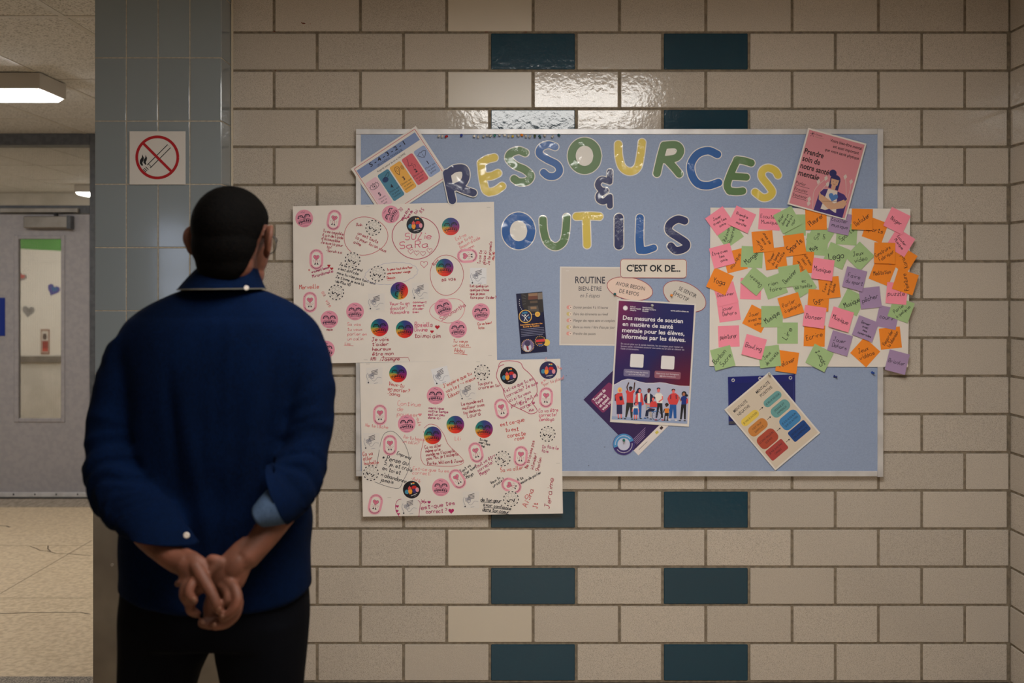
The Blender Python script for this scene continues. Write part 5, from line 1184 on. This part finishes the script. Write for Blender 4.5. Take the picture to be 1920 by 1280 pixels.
# ------------------------------------------------------------------ push pins
def lathe(prof, n=12):
    vs, fs = [], []
    for r, z in prof: vs += [(r * math.cos(2 * PI * k / n), r * math.sin(2 * PI * k / n), z) for k in range(n)]
    for j in range(len(prof) - 1):
        for k in range(n): fs.append((j * n + k, j * n + (k + 1) % n, (j + 1) * n + (k + 1) % n, (j + 1) * n + k))
    fs.append(tuple((len(prof) - 1) * n + k for k in range(n))); fs.append(tuple(range(n))[::-1]); return vs, fs
PIN = lathe([(.0004, 0), (.0005, .002), (.0044, .0022), (.0046, .0034), (.0026, .0044), (.0021, .0085), (.0036, .0105), (.0042, .0118), (.0040, .0132), (.0018, .0136)])
_pm = {}
def pin(px, py, col, label, off=.0092, tilt=(0, 0), group='push pins on the board', mat=None):
    if col not in _pm:
        m = plain('pin_%d_%d_%d' % col, col, .25, coat=.5); _pm[col] = mesh('push_pin', *PIN, m, True)
    o = mobj('push_pin', _pm[col]); on_wall(o, px, py, 0, off); o.rotation_euler.x += tilt[0]; o.rotation_euler.z += tilt[1]
    return tag(o, label, 'push pin', group)
grey, wht_, red_p, blu, grn, yel, org, tel, dgr = (188, 186, 180), (226, 222, 214), (168, 26, 34), (22, 50, 150), (22, 110, 96), (206, 178, 60), (230, 136, 40), (14, 84, 92), (52, 74, 40)
ROW = [(793, 157, grey), (822, 160, grey), (862, 163, red_p), (985, 152, blu), (1090, 162, wht_), (1128, 163, grey), (1175, 164, grey), (1212, 156, grey), (1240, 157, grey), (1268, 155, grn), (1308, 155, grey), (1350, 155, wht_), (1387, 157, grey), (1423, 164, yel), (1463, 155, grey), (1496, 153, org), (1533, 156, grey), (1575, 160, grey), (1612, 157, dgr), (1650, 161, tel), (1692, 157, grey), (1770, 160, grey), (1815, 152, tel)]
PL = {red_p: 'red push pin near the left of the row under the board top rail', blu: 'blue push pin in the row under the board top rail', grn: 'green push pin in the row under the board top rail', yel: 'yellow push pin in the row under the board top rail', org: 'orange push pin in the row under the board top rail', dgr: 'dark olive push pin in the row under the board top rail',
      grey: 'clear grey push pin in the row under the board top rail', wht_: 'white push pin in the row under the board top rail'}
ORD = ('first', 'second', 'third', 'fourth', 'fifth', 'sixth', 'seventh', 'eighth', 'ninth', 'tenth', 'eleventh', 'twelfth', 'thirteenth', 'fourteenth')
cnt = {}
for x, y, c in ROW:
    lab = PL.get(c) or ('teal push pin at the right end of the top row' if x > 1800 else 'teal push pin beside the olive one in the top row')
    if c in (grey, wht_): lab = '%s %s push pin from the left in the row under the top rail' % (ORD[cnt.get(c, 0)], 'clear grey' if c == grey else 'white'); cnt[c] = cnt.get(c, 0) + 1
    pin(650 + x / 4.571, 220 + y / 4.571 - .5, c, lab, tilt=(random.uniform(.1, .5), random.uniform(-.4, .4)), group=('clear pins in the top row' if c == grey else 'white pins in the top row' if c == wht_ else 'push pins on the board'))
pin(1562.8, 704.8, (16, 34, 110), 'dark blue push pin below the sticky notes', tilt=(.2, .7)); pin(1634.7, 698, (22, 70, 160), 'blue push pin beside the right frame', tilt=(.1, .1))
pin(1152.5, 551, tel, 'teal pin on the AVOIR BESOIN oval sign', off=.011); pin(1258.5, 553.3, org, 'orange pin on the SE SENTIR oval sign', off=.011)
pin(1222.5, 572.3, grey, 'clear pin at the head of the dark blue poster', off=.0131); pin(1169.5, 824.5, grn, 'green pin in the round badge', off=.0118)
pin(1442, 701, grey, 'clear pin at the top corner of the mentality poster', off=.0148)

# ------------------------------------------------------------------ no-smoking sign on the pilaster
k = (PY - .003) / F
d = PY - .0045
o = mobj('no_smoking_sign', boxmesh('no_smoking_sign', -52.5 * k, 52.5 * k, -50 * k, 50 * k, -.003, 0, plain('sign_white', (206, 202, 198), .4), .0006)); o.location = W(295, 296, d); o.rotation_euler = (PI / 2, 0, 0)
tag(o, 'square white no-smoking sign on the grey tiled pilaster', 'sign')
a = Art(scale=k); rd = (164, 18, 28); ik = (24, 24, 28)
rot = 45
def cg(p): return a.T(p, 3, -3, rot)
a.ring(0, 0, 1, 1, .01, (206, 202, 198))
p = cg([(-27, -4), (27, -4), (27, 4), (-27, 4)]); a.line(p + [p[0], p[1]], 1.5, ik); a.line(cg([(-24, -4), (-24, 4)]), 1.2, ik)
for x in (-31.5, -35, -38): a.line(cg([(x, -4), (x, 4)]), 1.5, ik)
for dx_, sc in ((-29, 1.0), (-22.5, .85)): a.poly([(dx_ + x * sc, 1 + y * sc) for x, y in ((0, 14), (-4, 9), (-3.5, 3), (0, -2), (0.5, -8), (4, -1), (3, 4), (0.8, 8), (2.5, 13))], ik)
a.build('cigarette_symbol', o)
a = Art(scale=k, z=.0004); a.ring(0, -1, 38.5, 38.5, 5.2, rd, n=64); a.line([(-26.5, -27.5), (27, 26)], 5.0, rd); a.build('prohibition_ring', o)
# ------------------------------------------------------------------ the person, seen from behind
def ring_pts(c, u, v, n=28, p=1.0):
    out = []
    for k in range(n):
        a = 2 * PI * k / n; ca, sa = math.cos(a), math.sin(a)
        out.append(c + u * (math.copysign(abs(ca) ** p, ca)) + v * (math.copysign(abs(sa) ** p, sa)))
    return out
def loft(bm, rings, cap=True):
    rv = [[bm.verts.new(q) for q in r] for r in rings]; n = len(rings[0])
    for a, b in zip(rv[:-1], rv[1:]):
        for k in range(n): bm.faces.new((a[k], a[(k + 1) % n], b[(k + 1) % n], b[k]))
    if cap: bm.faces.new(rv[0][::-1]); bm.faces.new(rv[-1])
def px_rings(rows, n=28, p=1.0, grow=1.0):
    """rows: (xa, ya, xb, yb, depth, half depth) - two silhouette points in the photograph and a distance"""
    rows = catmull([tuple(map(float, r)) for r in rows], 4); out = []
    for xa, ya, xb, yb, d, hd in rows:
        A, B = W(xa, ya, d), W(xb, yb, d); out.append(ring_pts((A + B) / 2, (B - A) / 2 * grow, Vector((0, hd * grow, 0)), n, p))
    return out
def tube(bm, pts, rad, n=16, flat=None):
    pr = catmull([(*p, r) for p, r in zip(pts, rad)], 4); P_ = [Vector(q[:3]) for q in pr]; R_ = [q[3] for q in pr]
    T0 = (P_[1] - P_[0]).normalized(); T1 = (P_[-1] - P_[-2]).normalized()
    pp = [P_[0] - T0 * R_[0] * f for f in (.98, .7)] + P_ + [P_[-1] + T1 * R_[-1] * f for f in (.7, .98)]
    rr_ = [R_[0] * .2, R_[0] * .714] + R_ + [R_[-1] * .714, R_[-1] * .2]
    N = T0.orthogonal().normalized(); rings = []
    for i, q in enumerate(pp):
        t = (pp[min(i + 1, len(pp) - 1)] - pp[max(i - 1, 0)]).normalized(); N = (N - t * N.dot(t)).normalized(); B = t.cross(N); r = []
        for k in range(n):
            o = (N * math.cos(2 * PI * k / n) + B * math.sin(2 * PI * k / n)) * rr_[i]
            if flat: o -= flat[0] * o.dot(flat[0]) * (1 - flat[1])
            r.append(q + o)
        rings.append(r)
    loft(bm, rings)
def ball(bm, c, r, rot=None):
    m = Matrix.Translation(c) @ (rot.to_4x4() if rot else Matrix()) @ Matrix.Diagonal((*r, 1))
    bmesh.ops.create_uvsphere(bm, u_segments=20, v_segments=14, radius=1, matrix=m)
def voxel(bm, name, vox, sm, mat, fac=.5):
    bmesh.ops.recalc_face_normals(bm, faces=bm.faces)
    me = bpy.data.meshes.new(name); bm.to_mesh(me); bm.free(); o = bpy.data.objects.new(name, me); COL.objects.link(o)
    r = o.modifiers.new('r', 'REMESH'); r.mode = 'VOXEL'; r.voxel_size = vox; r.use_smooth_shade = True
    s_ = o.modifiers.new('s', 'SMOOTH'); s_.factor = fac; s_.iterations = sm
    dg = bpy.context.evaluated_depsgraph_get(); out = bpy.data.meshes.new_from_object(o.evaluated_get(dg)); bpy.data.objects.remove(o)
    out.name = name; out.materials.clear(); out.materials.append(mat); out.shade_smooth(); return out
def skin_mat():
    m = NT('skin'); tc = m.n('ShaderNodeTexCoord'); nz = m.n('ShaderNodeTexNoise'); nz.inputs['Scale'].default_value = 22; nz.inputs['Detail'].default_value = 4; m.l(tc.outputs['Object'], nz.inputs[0])
    m.l(m.ramp(nz.outputs[0], [(.35, lin((78, 47, 34))), (.65, lin((100, 60, 45)))]), m.b.inputs['Base Color']); m.b.inputs['Roughness'].default_value = .6; m.b.inputs['Specular IOR Level'].default_value = .25
    m.b.inputs['Subsurface Weight'].default_value = .08; m.b.inputs['Subsurface Radius'].default_value = (.01, .004, .002)
    nb = m.n('ShaderNodeTexNoise'); nb.inputs['Scale'].default_value = 160; m.l(tc.outputs['Object'], nb.inputs[0]); m.bump(nb.outputs[0], .15, .001); return m.m
M['skin'] = skin_mat()
def denim(name, c1, c2):
    m = NT(name); tc = m.n('ShaderNodeTexCoord'); mp = m.n('ShaderNodeMapping'); mp.inputs['Scale'].default_value = (1, 1, .35); m.l(tc.outputs['Object'], mp.inputs[0])
    nz = m.n('ShaderNodeTexNoise'); nz.inputs['Scale'].default_value = 420; nz.inputs['Detail'].default_value = 3; m.l(mp.outputs[0], nz.inputs[0])
    n2 = m.n('ShaderNodeTexNoise'); n2.inputs['Scale'].default_value = 7; m.l(tc.outputs['Object'], n2.inputs[0])
    ad = m.n('ShaderNodeMath', operation='MULTIPLY_ADD'); m.l(n2.outputs[0], ad.inputs[0]); ad.inputs[1].default_value = .6; m.l(nz.outputs[0], ad.inputs[2])
    m.l(m.ramp(ad.outputs[0], [(.55, lin(c1)), (1.0, lin(c2))]), m.b.inputs['Base Color']); m.b.inputs['Roughness'].default_value = .95; m.b.inputs['Specular IOR Level'].default_value = .06
    m.bump(nz.outputs[0], .3, .0008); return m.m
M['denim'] = denim('dark_blue_denim', (0, 6, 22), (1, 15, 42)); M['denim_in'] = denim('pale_denim_lining', (40, 54, 74), (58, 72, 92)); M['trouser'] = denim('black_trouser', (3, 3, 6), (6, 7, 12))
M['hair'] = noisy('black_hair', (2, 2, 2), (7, 5, 4), 240, .8, detail=4, bump=.8, bscale=300, bdist=.003, spec=.04)

Hc = W(435, 452, 2.11); Rh = Matrix.Rotation(math.radians(-10), 3, 'Z') @ Matrix.Rotation(math.radians(-3), 3, 'X')
def hp(x, y, z): return Hc + Rh @ Vector((x, y, z))
def H(x, y, d): return W(320 + x / 7.113, 1020 + y / 7.113, d)
bm = bmesh.new()
# head, face, ears, neck
ball(bm, hp(0, -.006, .03), (.0735, .092, .081), Rh); ball(bm, hp(0, .045, -.012), (.061, .058, .082), Rh); ball(bm, hp(0, .045, -.066), (.05, .054, .042), Rh); ball(bm, hp(0, .092, -.088), (.02, .014, .016), Rh)
ball(bm, hp(0, -.028, -.012), (.066, .064, .062), Rh); ball(bm, hp(0, -.026, -.045), (.058, .052, .05), Rh)
tube(bm, [hp(0, .104, .012), hp(0, .115, -.01), hp(0, .121, -.028)], [.008, .010, .013]); ball(bm, hp(-.011, .109, -.03), (.008, .01, .007), Rh); ball(bm, hp(.011, .109, -.03), (.008, .01, .007), Rh)
for sx in (-1, 1):
    ball(bm, hp(sx * .031, .09, .008), (.0135, .0125, .011), Rh); tube(bm, [hp(sx * .014, .102, .024), hp(sx * .035, .098, .029), hp(sx * .052, .082, .022)], [.005, .006, .005])
    er = Rh @ Matrix.Rotation(sx * .45, 3, 'Z')
    ball(bm, hp(sx * .085, -.008, .0), (.0085, .019, .031), er); ball(bm, hp(sx * .078, .002, -.024), (.0075, .011, .013), er)
    tube(bm, [hp(sx * .078, .012, .018), hp(sx * .090, -.006, .029), hp(sx * .096, -.022, .012), hp(sx * .091, -.02, -.012), hp(sx * .079, -.002, -.03)], [.004, .0048, .005, .0045, .004])
tube(bm, [hp(-.02, .098, -.058), hp(0, .105, -.056), hp(.02, .098, -.058)], [.005, .0065, .005]); tube(bm, [hp(-.018, .096, -.067), hp(0, .102, -.068), hp(.018, .096, -.067)], [.005, .007, .005])
tube(bm, [hp(0, .005, -.05), W(430, 515, 2.125), W(420, 570, 2.14)], [.056, .056, .062])
# trunk and legs (under the clothes)
loft(bm, px_rings([(340, 590, 500, 590, 2.14, .05), (275, 640, 550, 640, 2.14, .08), (268, 700, 548, 700, 2.13, .1), (275, 820, 540, 820, 2.13, .095), (272, 950, 545, 950, 2.13, .095), (258, 1080, 552, 1080, 2.135, .105), (256, 1160, 552, 1160, 2.135, .1)], p=.85))
for l in (((245, 1150, 385, 1150), (246, 1250, 362, 1250), (250, 1420, 335, 1420), (262, 1560, 336, 1560), (272, 1760, 322, 1760)), ((425, 1150, 560, 1150), (430, 1250, 556, 1250), (448, 1420, 540, 1420), (446, 1560, 522, 1560), (456, 1760, 506, 1760))):
    loft(bm, px_rings([(*q, 2.135, (q[2] - q[0]) / 2 / F * 2.135) for q in l], 18))
for cx in (297, 481):
    c = W(cx, 1790, 2.135); tube(bm, [c + Vector((0, -.02, 0)), c + Vector((0, .03, -.025)), c + Vector((0, .12, -.04))], [.034, .034, .026], flat=(Vector((0, 0, 1)), .8))
# arms
tube(bm, [W(290, 640, 2.13), W(248, 685, 2.115), W(224, 770, 2.09), W(215, 890, 2.055), W(268, 985, 1.995), W(322, 1042, 1.94), W(352, 1058, 1.918)], [.045, .042, .038, .034, .033, .0255, .0245])
tube(bm, [W(540, 640, 2.13), W(572, 690, 2.115), W(582, 770, 2.09), W(572, 885, 2.055), W(540, 940, 2.0), W(508, 988, 1.962), W(462, 1046, 1.925)], [.045, .042, .038, .034, .033, .029, .0245])
# his left hand: back of the hand towards us, thumb pressed down, fingers curled round the other hand
vy = Vector((0, 1, 0))
tube(bm, [H(215, 235, 1.918), H(300, 345, 1.908), H(345, 450, 1.905)], [.026, .032, .032], flat=(vy, .5))
tube(bm, [H(330, 290, 1.899), H(440, 470, 1.886), H(545, 650, 1.876), H(600, 780, 1.872), H(640, 880, 1.873)], [.0125, .0125, .0105, .0098, .0084])
tube(bm, [H(330, 470, 1.893), H(270, 560, 1.882), H(245, 660, 1.876), H(310, 750, 1.878)], [.0108, .0102, .0094, .0086])
tube(bm, [H(250, 470, 1.899), H(190, 570, 1.890), H(175, 690, 1.886), H(235, 780, 1.890)], [.0105, .0098, .009, .0082])
tube(bm, [H(330, 600, 1.900), H(265, 800, 1.892), H(270, 880, 1.892), H(345, 925, 1.897)], [.0105, .0098, .0092, .0084])
tube(bm, [H(185, 400, 1.906), H(165, 480, 1.902), H(130, 515, 1.900), H(95, 528, 1.904)], [.010, .0088, .0078, .0066])
# his right hand: palm open to us, fingers closing from the right and below
tube(bm, [H(1000, 70, 1.925), H(880, 250, 1.917), H(770, 420, 1.913), H(700, 540, 1.914)], [.025, .031, .035, .032], flat=(vy, .45))
ball(bm, H(845, 320, 1.909), (.019, .014, .029), Matrix.Rotation(math.radians(35), 3, 'Y'))
ball(bm, H(640, 255, 1.911), (.026, .013, .014), Matrix.Rotation(math.radians(28), 3, 'Y'))
tube(bm, [H(690, 240, 1.912), H(560, 340, 1.906), H(490, 470, 1.908)], [.013, .012, .011])
tube(bm, [H(760, 500, 1.903), H(850, 590, 1.888), H(893, 740, 1.877), H(820, 890, 1.873), H(690, 975, 1.876)], [.0112, .0104, .0101, .0092, .0083])
tube(bm, [H(690, 560, 1.903), H(755, 630, 1.888), H(765, 730, 1.880), H(705, 800, 1.884)], [.0106, .0099, .0092, .0083])
tube(bm, [H(900, 760, 1.902), H(865, 930, 1.892), H(740, 1055, 1.885), H(585, 1088, 1.884)], [.0108, .0102, .0094, .0086])
tube(bm, [H(830, 840, 1.914), H(700, 1010, 1.905), H(560, 1070, 1.898), H(425, 1050, 1.896)], [.0112, .0104, .0096, .0094])
tube(bm, [H(640, 620, 1.916), H(560, 820, 1.914), H(520, 960, 1.910)], [.018, .018, .012])
body = mobj('person', voxel(bm, 'person', .0027, 2, M['skin'], .4))
tag(body, 'person in a dark blue denim shirt standing with hands clasped behind the back', 'person')
M['nail'] = plain('fingernail', (112, 76, 60), .35)
for x, y, d, tilt in ((648, 868, 1.8648, .3), (312, 742, 1.8695, -.2), (690, 965, 1.8685, .9), (585, 1078, 1.8762, .1), (428, 1040, 1.8875, 0)):
    vs, fs = lathe([(.0046, -.0008), (.0044, .0004), (.0034, .0011), (.0015, .0014)], 12); o = mobj('fingernail', mesh('fingernail', [(vx * .85, vy_ * 1.15, vz) for vx, vy_, vz in vs], fs, M['nail'], True), body); o.location = H(x, y, d); o.rotation_euler = (PI / 2 + .35, tilt, 0)
# hair: the scalp of the same head, thickened
inv = Rh.inverted()
def hairline(a):
    st = ((0, -.098), (.55, -.094), (.85, -.07), (1.1, -.035), (1.3, .005), (1.5, .034), (1.9, .036), (2.3, .062), (3.15, .078))
    for (p, c), (q, e) in zip(st[:-1], st[1:]):
        if p <= a <= q: return c + (e - c) * (a - p) / (q - p)
    return .078
me = body.data; keep = {}; hv, hf = [], []
loc = [inv @ (v.co - Hc) for v in me.vertices]
marg = []
for p in loc:
    if p.z < -.11 or p.z > .2: marg.append(-1); continue
    marg.append(p.z - hairline(math.atan2(abs(p.x), -p.y - .0)) if abs(p.x) < .0775 else -1)
for f in me.polygons:
    if all(marg[i] > 0 for i in f.vertices):
        for i in f.vertices:
            if i not in keep:
                v = me.vertices[i]; t = min(1, marg[i] / .014); nz = noise.noise(v.co * 260) * .0012
                keep[i] = len(hv); hv.append(v.co + v.normal * (.0006 + .0052 * t + nz * t))
        hf.append(tuple(keep[i] for i in f.vertices))
mobj('hair', mesh('hair', hv, hf, M['hair'], True), body)['label'] = 'short cropped black hair'

# shirt
LA = [(205, 645, 292, 602, 2.125, .06), (188, 690, 288, 680, 2.115, .06), (173, 750, 278, 755, 2.10, .058), (164, 810, 270, 820, 2.085, .055), (163, 872, 272, 868, 2.06, .053), (174, 937, 288, 905, 2.03, .05), (206, 985, 318, 947, 1.995, .046), (243, 1005, 370, 1016, 1.96, .042)]
RA = [(612, 645, 528, 602, 2.125, .06), (622, 685, 528, 680, 2.115, .058), (627, 735, 536, 750, 2.10, .055), (624, 800, 533, 815, 2.085, .052), (614, 860, 524, 846, 2.06, .05), (600, 915, 514, 862, 2.03, .048), (574, 958, 507, 868, 1.995, .046), (542, 981, 503, 874, 1.965, .045)]
TO = [(352, 541, 486, 541, 2.13, .058), (330, 549, 508, 549, 2.13, .068), (292, 566, 545, 566, 2.13, .08), (262, 584, 571, 584, 2.13, .092), (236, 608, 594, 608, 2.13, .105), (222, 645, 606, 645, 2.13, .115), (232, 710, 590, 710, 2.13, .125), (238, 800, 572, 800, 2.13, .125), (238, 900, 572, 900, 2.13, .12), (231, 990, 580, 990, 2.13, .12), (227, 1050, 584, 1050, 2.13, .125), (227, 1112, 583, 1112, 2.13, .13)]
bm = bmesh.new(); loft(bm, px_rings(TO, 40, .85)); loft(bm, px_rings(LA)); loft(bm, px_rings(RA))
sm = voxel(bm, 'shirt', .0055, 9, M['denim'])
axL = [(W((a + c) / 2, (b + d) / 2, e), i) for i, (a, b, c, d, e, f) in enumerate(LA)]; axR = [(W((a + c) / 2, (b + d) / 2, e), i) for i, (a, b, c, d, e, f) in enumerate(RA)]
def near(co, ax):
    best = (9, 0)
    for (p, i), (q, j) in zip(ax[:-1], ax[1:]):
        v = q - p; t = max(0, min(1, (co - p).dot(v) / v.length_squared)); dd = (co - p - v * t).length
        if dd < best[0]: best = (dd, i + t)
    return best
xc = W(408, 800, 2.0).x; z_yoke = W(0, 594, 2.05).z; new = []
for v in sm.vertices:
    co, nn = v.co.copy(), v.normal
    dl, sl = near(co, axL); dr, sr = near(co, axR); d_, s_, sg = (dl, sl, -1) if dl < dr else (dr, sr, 1)
    arm = max(0, min(1, (.075 - d_) / .02)) if s_ > .8 else 0
    h = 0
    if arm < 1:
        down = max(0, min(1, (z_yoke - co.z) / .12)); lo = max(0, min(1, (1.28 - co.z) / .3))
        h += (1 - arm) * (down * .006 * noise.noise(Vector((co.x * 15 + 1.5 * noise.noise(Vector((0, 0, co.z * 5))), co.z * 2.6, 3))) + lo * .008 * noise.noise(Vector((co.x * 9 + co.z * 6, co.z * 7 - co.x * 3, 9))))
        side = (co.x - xc)
        for sgn in (-1, 1):                                   # folds running down from each armpit
            q = sgn * side - (.105 - (1.33 - co.z) * .09); h += (1 - arm) * down * max(0, 1 - abs(co.z - 1.2) / .22) * (-.0075) * math.exp(-(q / .012) ** 2)
            q = sgn * side - (.075 - (1.3 - co.z) * .16); h += (1 - arm) * down * max(0, 1 - abs(co.z - 1.12) / .2) * (.006) * math.exp(-(q / .014) ** 2)
        if co.y < 2.1: h -= .0022 * math.exp(-((co.z - z_yoke) / .0035) ** 2) * (1 - arm)
        if co.y < 2.1 and co.z < z_yoke: h += (1 - arm) * (.0018 * math.exp(-((abs(side + .002) - .018) / .005) ** 2))
    if arm > 0:
        el_ = math.exp(-((s_ - 4.6) / 1.7) ** 2); u = s_ * 3.1 + 4 * (co.x * sg) + 2.2 * noise.noise(co * 9)
        rid = 1 - abs(noise.noise(Vector((u * .72, co.y * 6, sg * 4)))) * 2.2
        h += arm * ((.003 + .009 * el_) * (max(rid, -.4) ** 3 if rid > 0 else rid * .5) + .0022 * noise.noise(co * 26))
    q = co + nn * h
    if co.z < .92 and arm < .5:                               # curved shirt tail: short at the sides
        t = abs(co.x - xc) / .2; k_ = max(0, min(1, (.92 - co.z) / .09)); q.z += k_ * ((.075 if co.x > xc else .035) * max(0, t - .35) ** 1.5 - .012)
    new.append(q)
for v, q in zip(sm.vertices, new): v.co = q
sb = bmesh.new(); sb.from_mesh(sm)
for _ in range(4): bmesh.ops.smooth_vert(sb, verts=sb.verts, factor=.5, use_axis_x=True, use_axis_y=True, use_axis_z=True)
sb.to_mesh(sm); sb.free()
sm.update(); shirt = mobj('shirt', sm, body)
def band(name, rows, mat, th, parent, n=36, p=1.0):
    """open cuff or collar with a real thickness"""
    out = px_rings(rows, n, p); inn = []
    for r in out:
        c = sum(r, Vector()) / len(r); inn.append([c + (q - c) * (1 - th / max((q - c).length, 1e-4)) for q in r])
    bm = bmesh.new(); loft(bm, out + inn[::-1], False)
    bmesh.ops.remove_doubles(bm, verts=bm.verts, dist=1e-6); bmesh.ops.recalc_face_normals(bm, faces=bm.faces)
    me = bpy.data.meshes.new(name); bm.to_mesh(me); bm.free(); me.materials.append(mat); me.shade_smooth(); return mobj(name, me, parent)
col_rows = [(371, 503, 482, 503, 2.115, .062), (362, 512, 485, 512, 2.115, .068), (349, 526, 490, 526, 2.115, .076), (335, 543, 497, 541, 2.115, .086)]
collar = band('collar', col_rows, M['denim'], .004, shirt)
rg_ = px_rings(col_rows, 48)[-1]
bm = bmesh.new(); n = len(rg_); vs = []
for i, q in enumerate(rg_):
    t = (rg_[(i + 1) % n] - rg_[i - 1]).normalized(); a_ = Vector((0, 0, 1)); b_ = t.cross(a_).normalized()
    vs.append([bm.verts.new(q + (a_ * math.cos(2 * PI * k / 6) + b_ * math.sin(2 * PI * k / 6)) * .0013) for k in range(6)])
for i in range(n):
    for k in range(6): bm.faces.new((vs[i][k], vs[i][(k + 1) % 6], vs[(i + 1) % n][(k + 1) % 6], vs[(i + 1) % n][k]))
bmesh.ops.recalc_face_normals(bm, faces=bm.faces); me = bpy.data.meshes.new('collar_piping'); bm.to_mesh(me); bm.free(); me.materials.append(plain('piping', (80, 76, 68), .9)); me.shade_smooth(); mobj('collar_piping', me, shirt)
band('cuff', [(212, 985, 325, 957, 1.99, .05), (232, 997, 350, 990, 1.97, .046), (240, 1005, 373, 1018, 1.957, .045)], M['denim'], .004, shirt)
band('cuff', [(578, 955, 509, 868, 1.99, .049), (560, 970, 505, 870, 1.975, .048), (541, 983, 500, 872, 1.962, .048)], M['denim'], .004, shirt)
band('cuff_lining', [(540, 980, 512, 906, 1.955, .040), (520, 984, 494, 924, 1.945, .039), (500, 986, 474, 950, 1.938, .036)], M['denim_in'], .002, shirt)['label'] = 'turned-back pale cuff lining'
def button(px, py, d, r, nm='button'):
    vs, fs = lathe([(r * .99, 0), (r, .0012), (r * .8, .0022), (r * .6, .0016)], 14); o = mobj(nm, mesh(nm, vs, fs, M['button'], True), shirt); o.location = W(px, py, d); o.rotation_euler = (PI / 2, 0, 0); o['label'] = 'small white button'
M['button'] = plain('button_white', (214, 204, 194), .3)
button(350, 1003, 1.911, .0058); button(462, 539.5, 2.030, .005)

# trousers and shoes
TR = [(234, 1075, 576, 1075, 2.135, .118), (227, 1145, 580, 1145, 2.135, .125), (226, 1190, 578, 1190, 2.135, .12)]
bm = bmesh.new(); loft(bm, px_rings(TR, 36, .85))
loft(bm, px_rings([(228, 1150, 396, 1150, 2.135, .11), (226, 1212, 396, 1212, 2.135, .10), (226, 1285, 366, 1285, 2.135, .088), (232, 1430, 350, 1430, 2.135, .072), (244, 1600, 350, 1600, 2.135, .064), (252, 1810, 344, 1810, 2.135, .06)], 28, .95))
loft(bm, px_rings([(408, 1150, 580, 1150, 2.135, .11), (404, 1212, 577, 1212, 2.135, .10), (416, 1285, 570, 1285, 2.135, .088), (434, 1430, 556, 1430, 2.135, .072), (430, 1600, 538, 1600, 2.135, .064), (436, 1810, 528, 1810, 2.135, .06)], 28, .95))
tm = voxel(bm, 'trousers', .006, 5, M['trouser'])
for v, nn in zip(tm.vertices, [v.normal.copy() for v in tm.vertices]): v.co += nn * (.004 * noise.noise(Vector((v.co.x * 14, v.co.y * 14, v.co.z * 5))))
mobj('trousers', tm, body)
M['leather'] = plain('shoe_leather', (24, 20, 18), .45); M['sole'] = plain('shoe_sole', (14, 14, 14), .8)
for cx in (297, 481):
    c = W(cx, 1790, 2.135); c.z = 0
    bm = bmesh.new(); tube(bm, [c + Vector((0, -.055, .05)), c + Vector((0, .03, .052)), c + Vector((0, .12, .04)), c + Vector((0, .185, .034))], [.038, .042, .046, .036], flat=(Vector((0, 0, 1)), .75)); tube(bm, [c + Vector((0, -.03, .06)), c + Vector((0, -.028, .105))], [.045, .043])
    sh_ = mobj('shoe', voxel(bm, 'shoe', .005, 3, M['leather']), body)
    bm = bmesh.new(); loft(bm, [[c + Vector((math.sin(2 * PI * k / 28) * .047 * (1 - .15 * math.cos(2 * PI * k / 28) * -1), .06 - .158 * math.cos(2 * PI * k / 28), z)) for k in range(28)] for z in (.001, .016)])
    bmesh.ops.recalc_face_normals(bm, faces=bm.faces); me = bpy.data.meshes.new('sole'); bm.to_mesh(me); bm.free(); me.materials.append(M['sole']); mobj('sole', me, sh_)
# spectacles
bm = bmesh.new()
for sx in (-1, 1):
    c = (sx * .032, .110, .002); pts = [hp(c[0] + .022 * math.cos(2 * PI * k / 20), c[1] - .004 * abs(math.cos(2 * PI * k / 20)), c[2] + .021 * math.sin(2 * PI * k / 20)) for k in range(20)]
    tube(bm, pts + [pts[0]], [.0012] * 21, 6)
    tube(bm, [hp(sx * .054, .106, .008), hp(sx * .066, .08, .012), hp(sx * .079, .012, .014), hp(sx * .078, -.012, -.002)], [.0016] * 4, 6)
tube(bm, [hp(-.010, .110, .006), hp(0, .124, .009), hp(.010, .110, .006)], [.0013] * 3, 6)
bmesh.ops.recalc_face_normals(bm, faces=bm.faces); me = bpy.data.meshes.new('spectacle_frame'); bm.to_mesh(me); bm.free(); me.materials.append(plain('spectacle_metal', (70, 66, 62), .35, .6)); me.shade_smooth(); mobj('spectacle_frame', me, body)['label'] = 'thin round metal spectacle frame'

# smooth the cropped hair so that only its fine texture shows
hm = bpy.data.objects['hair'].data; hb = bmesh.new(); hb.from_mesh(hm)
inner = [v for v in hb.verts if not v.is_boundary]
for _ in range(14): bmesh.ops.smooth_vert(hb, verts=inner, factor=.5, use_axis_x=True, use_axis_y=True, use_axis_z=True)
hb.to_mesh(hm); hb.free()
bpy.data.scenes.remove(TSC)
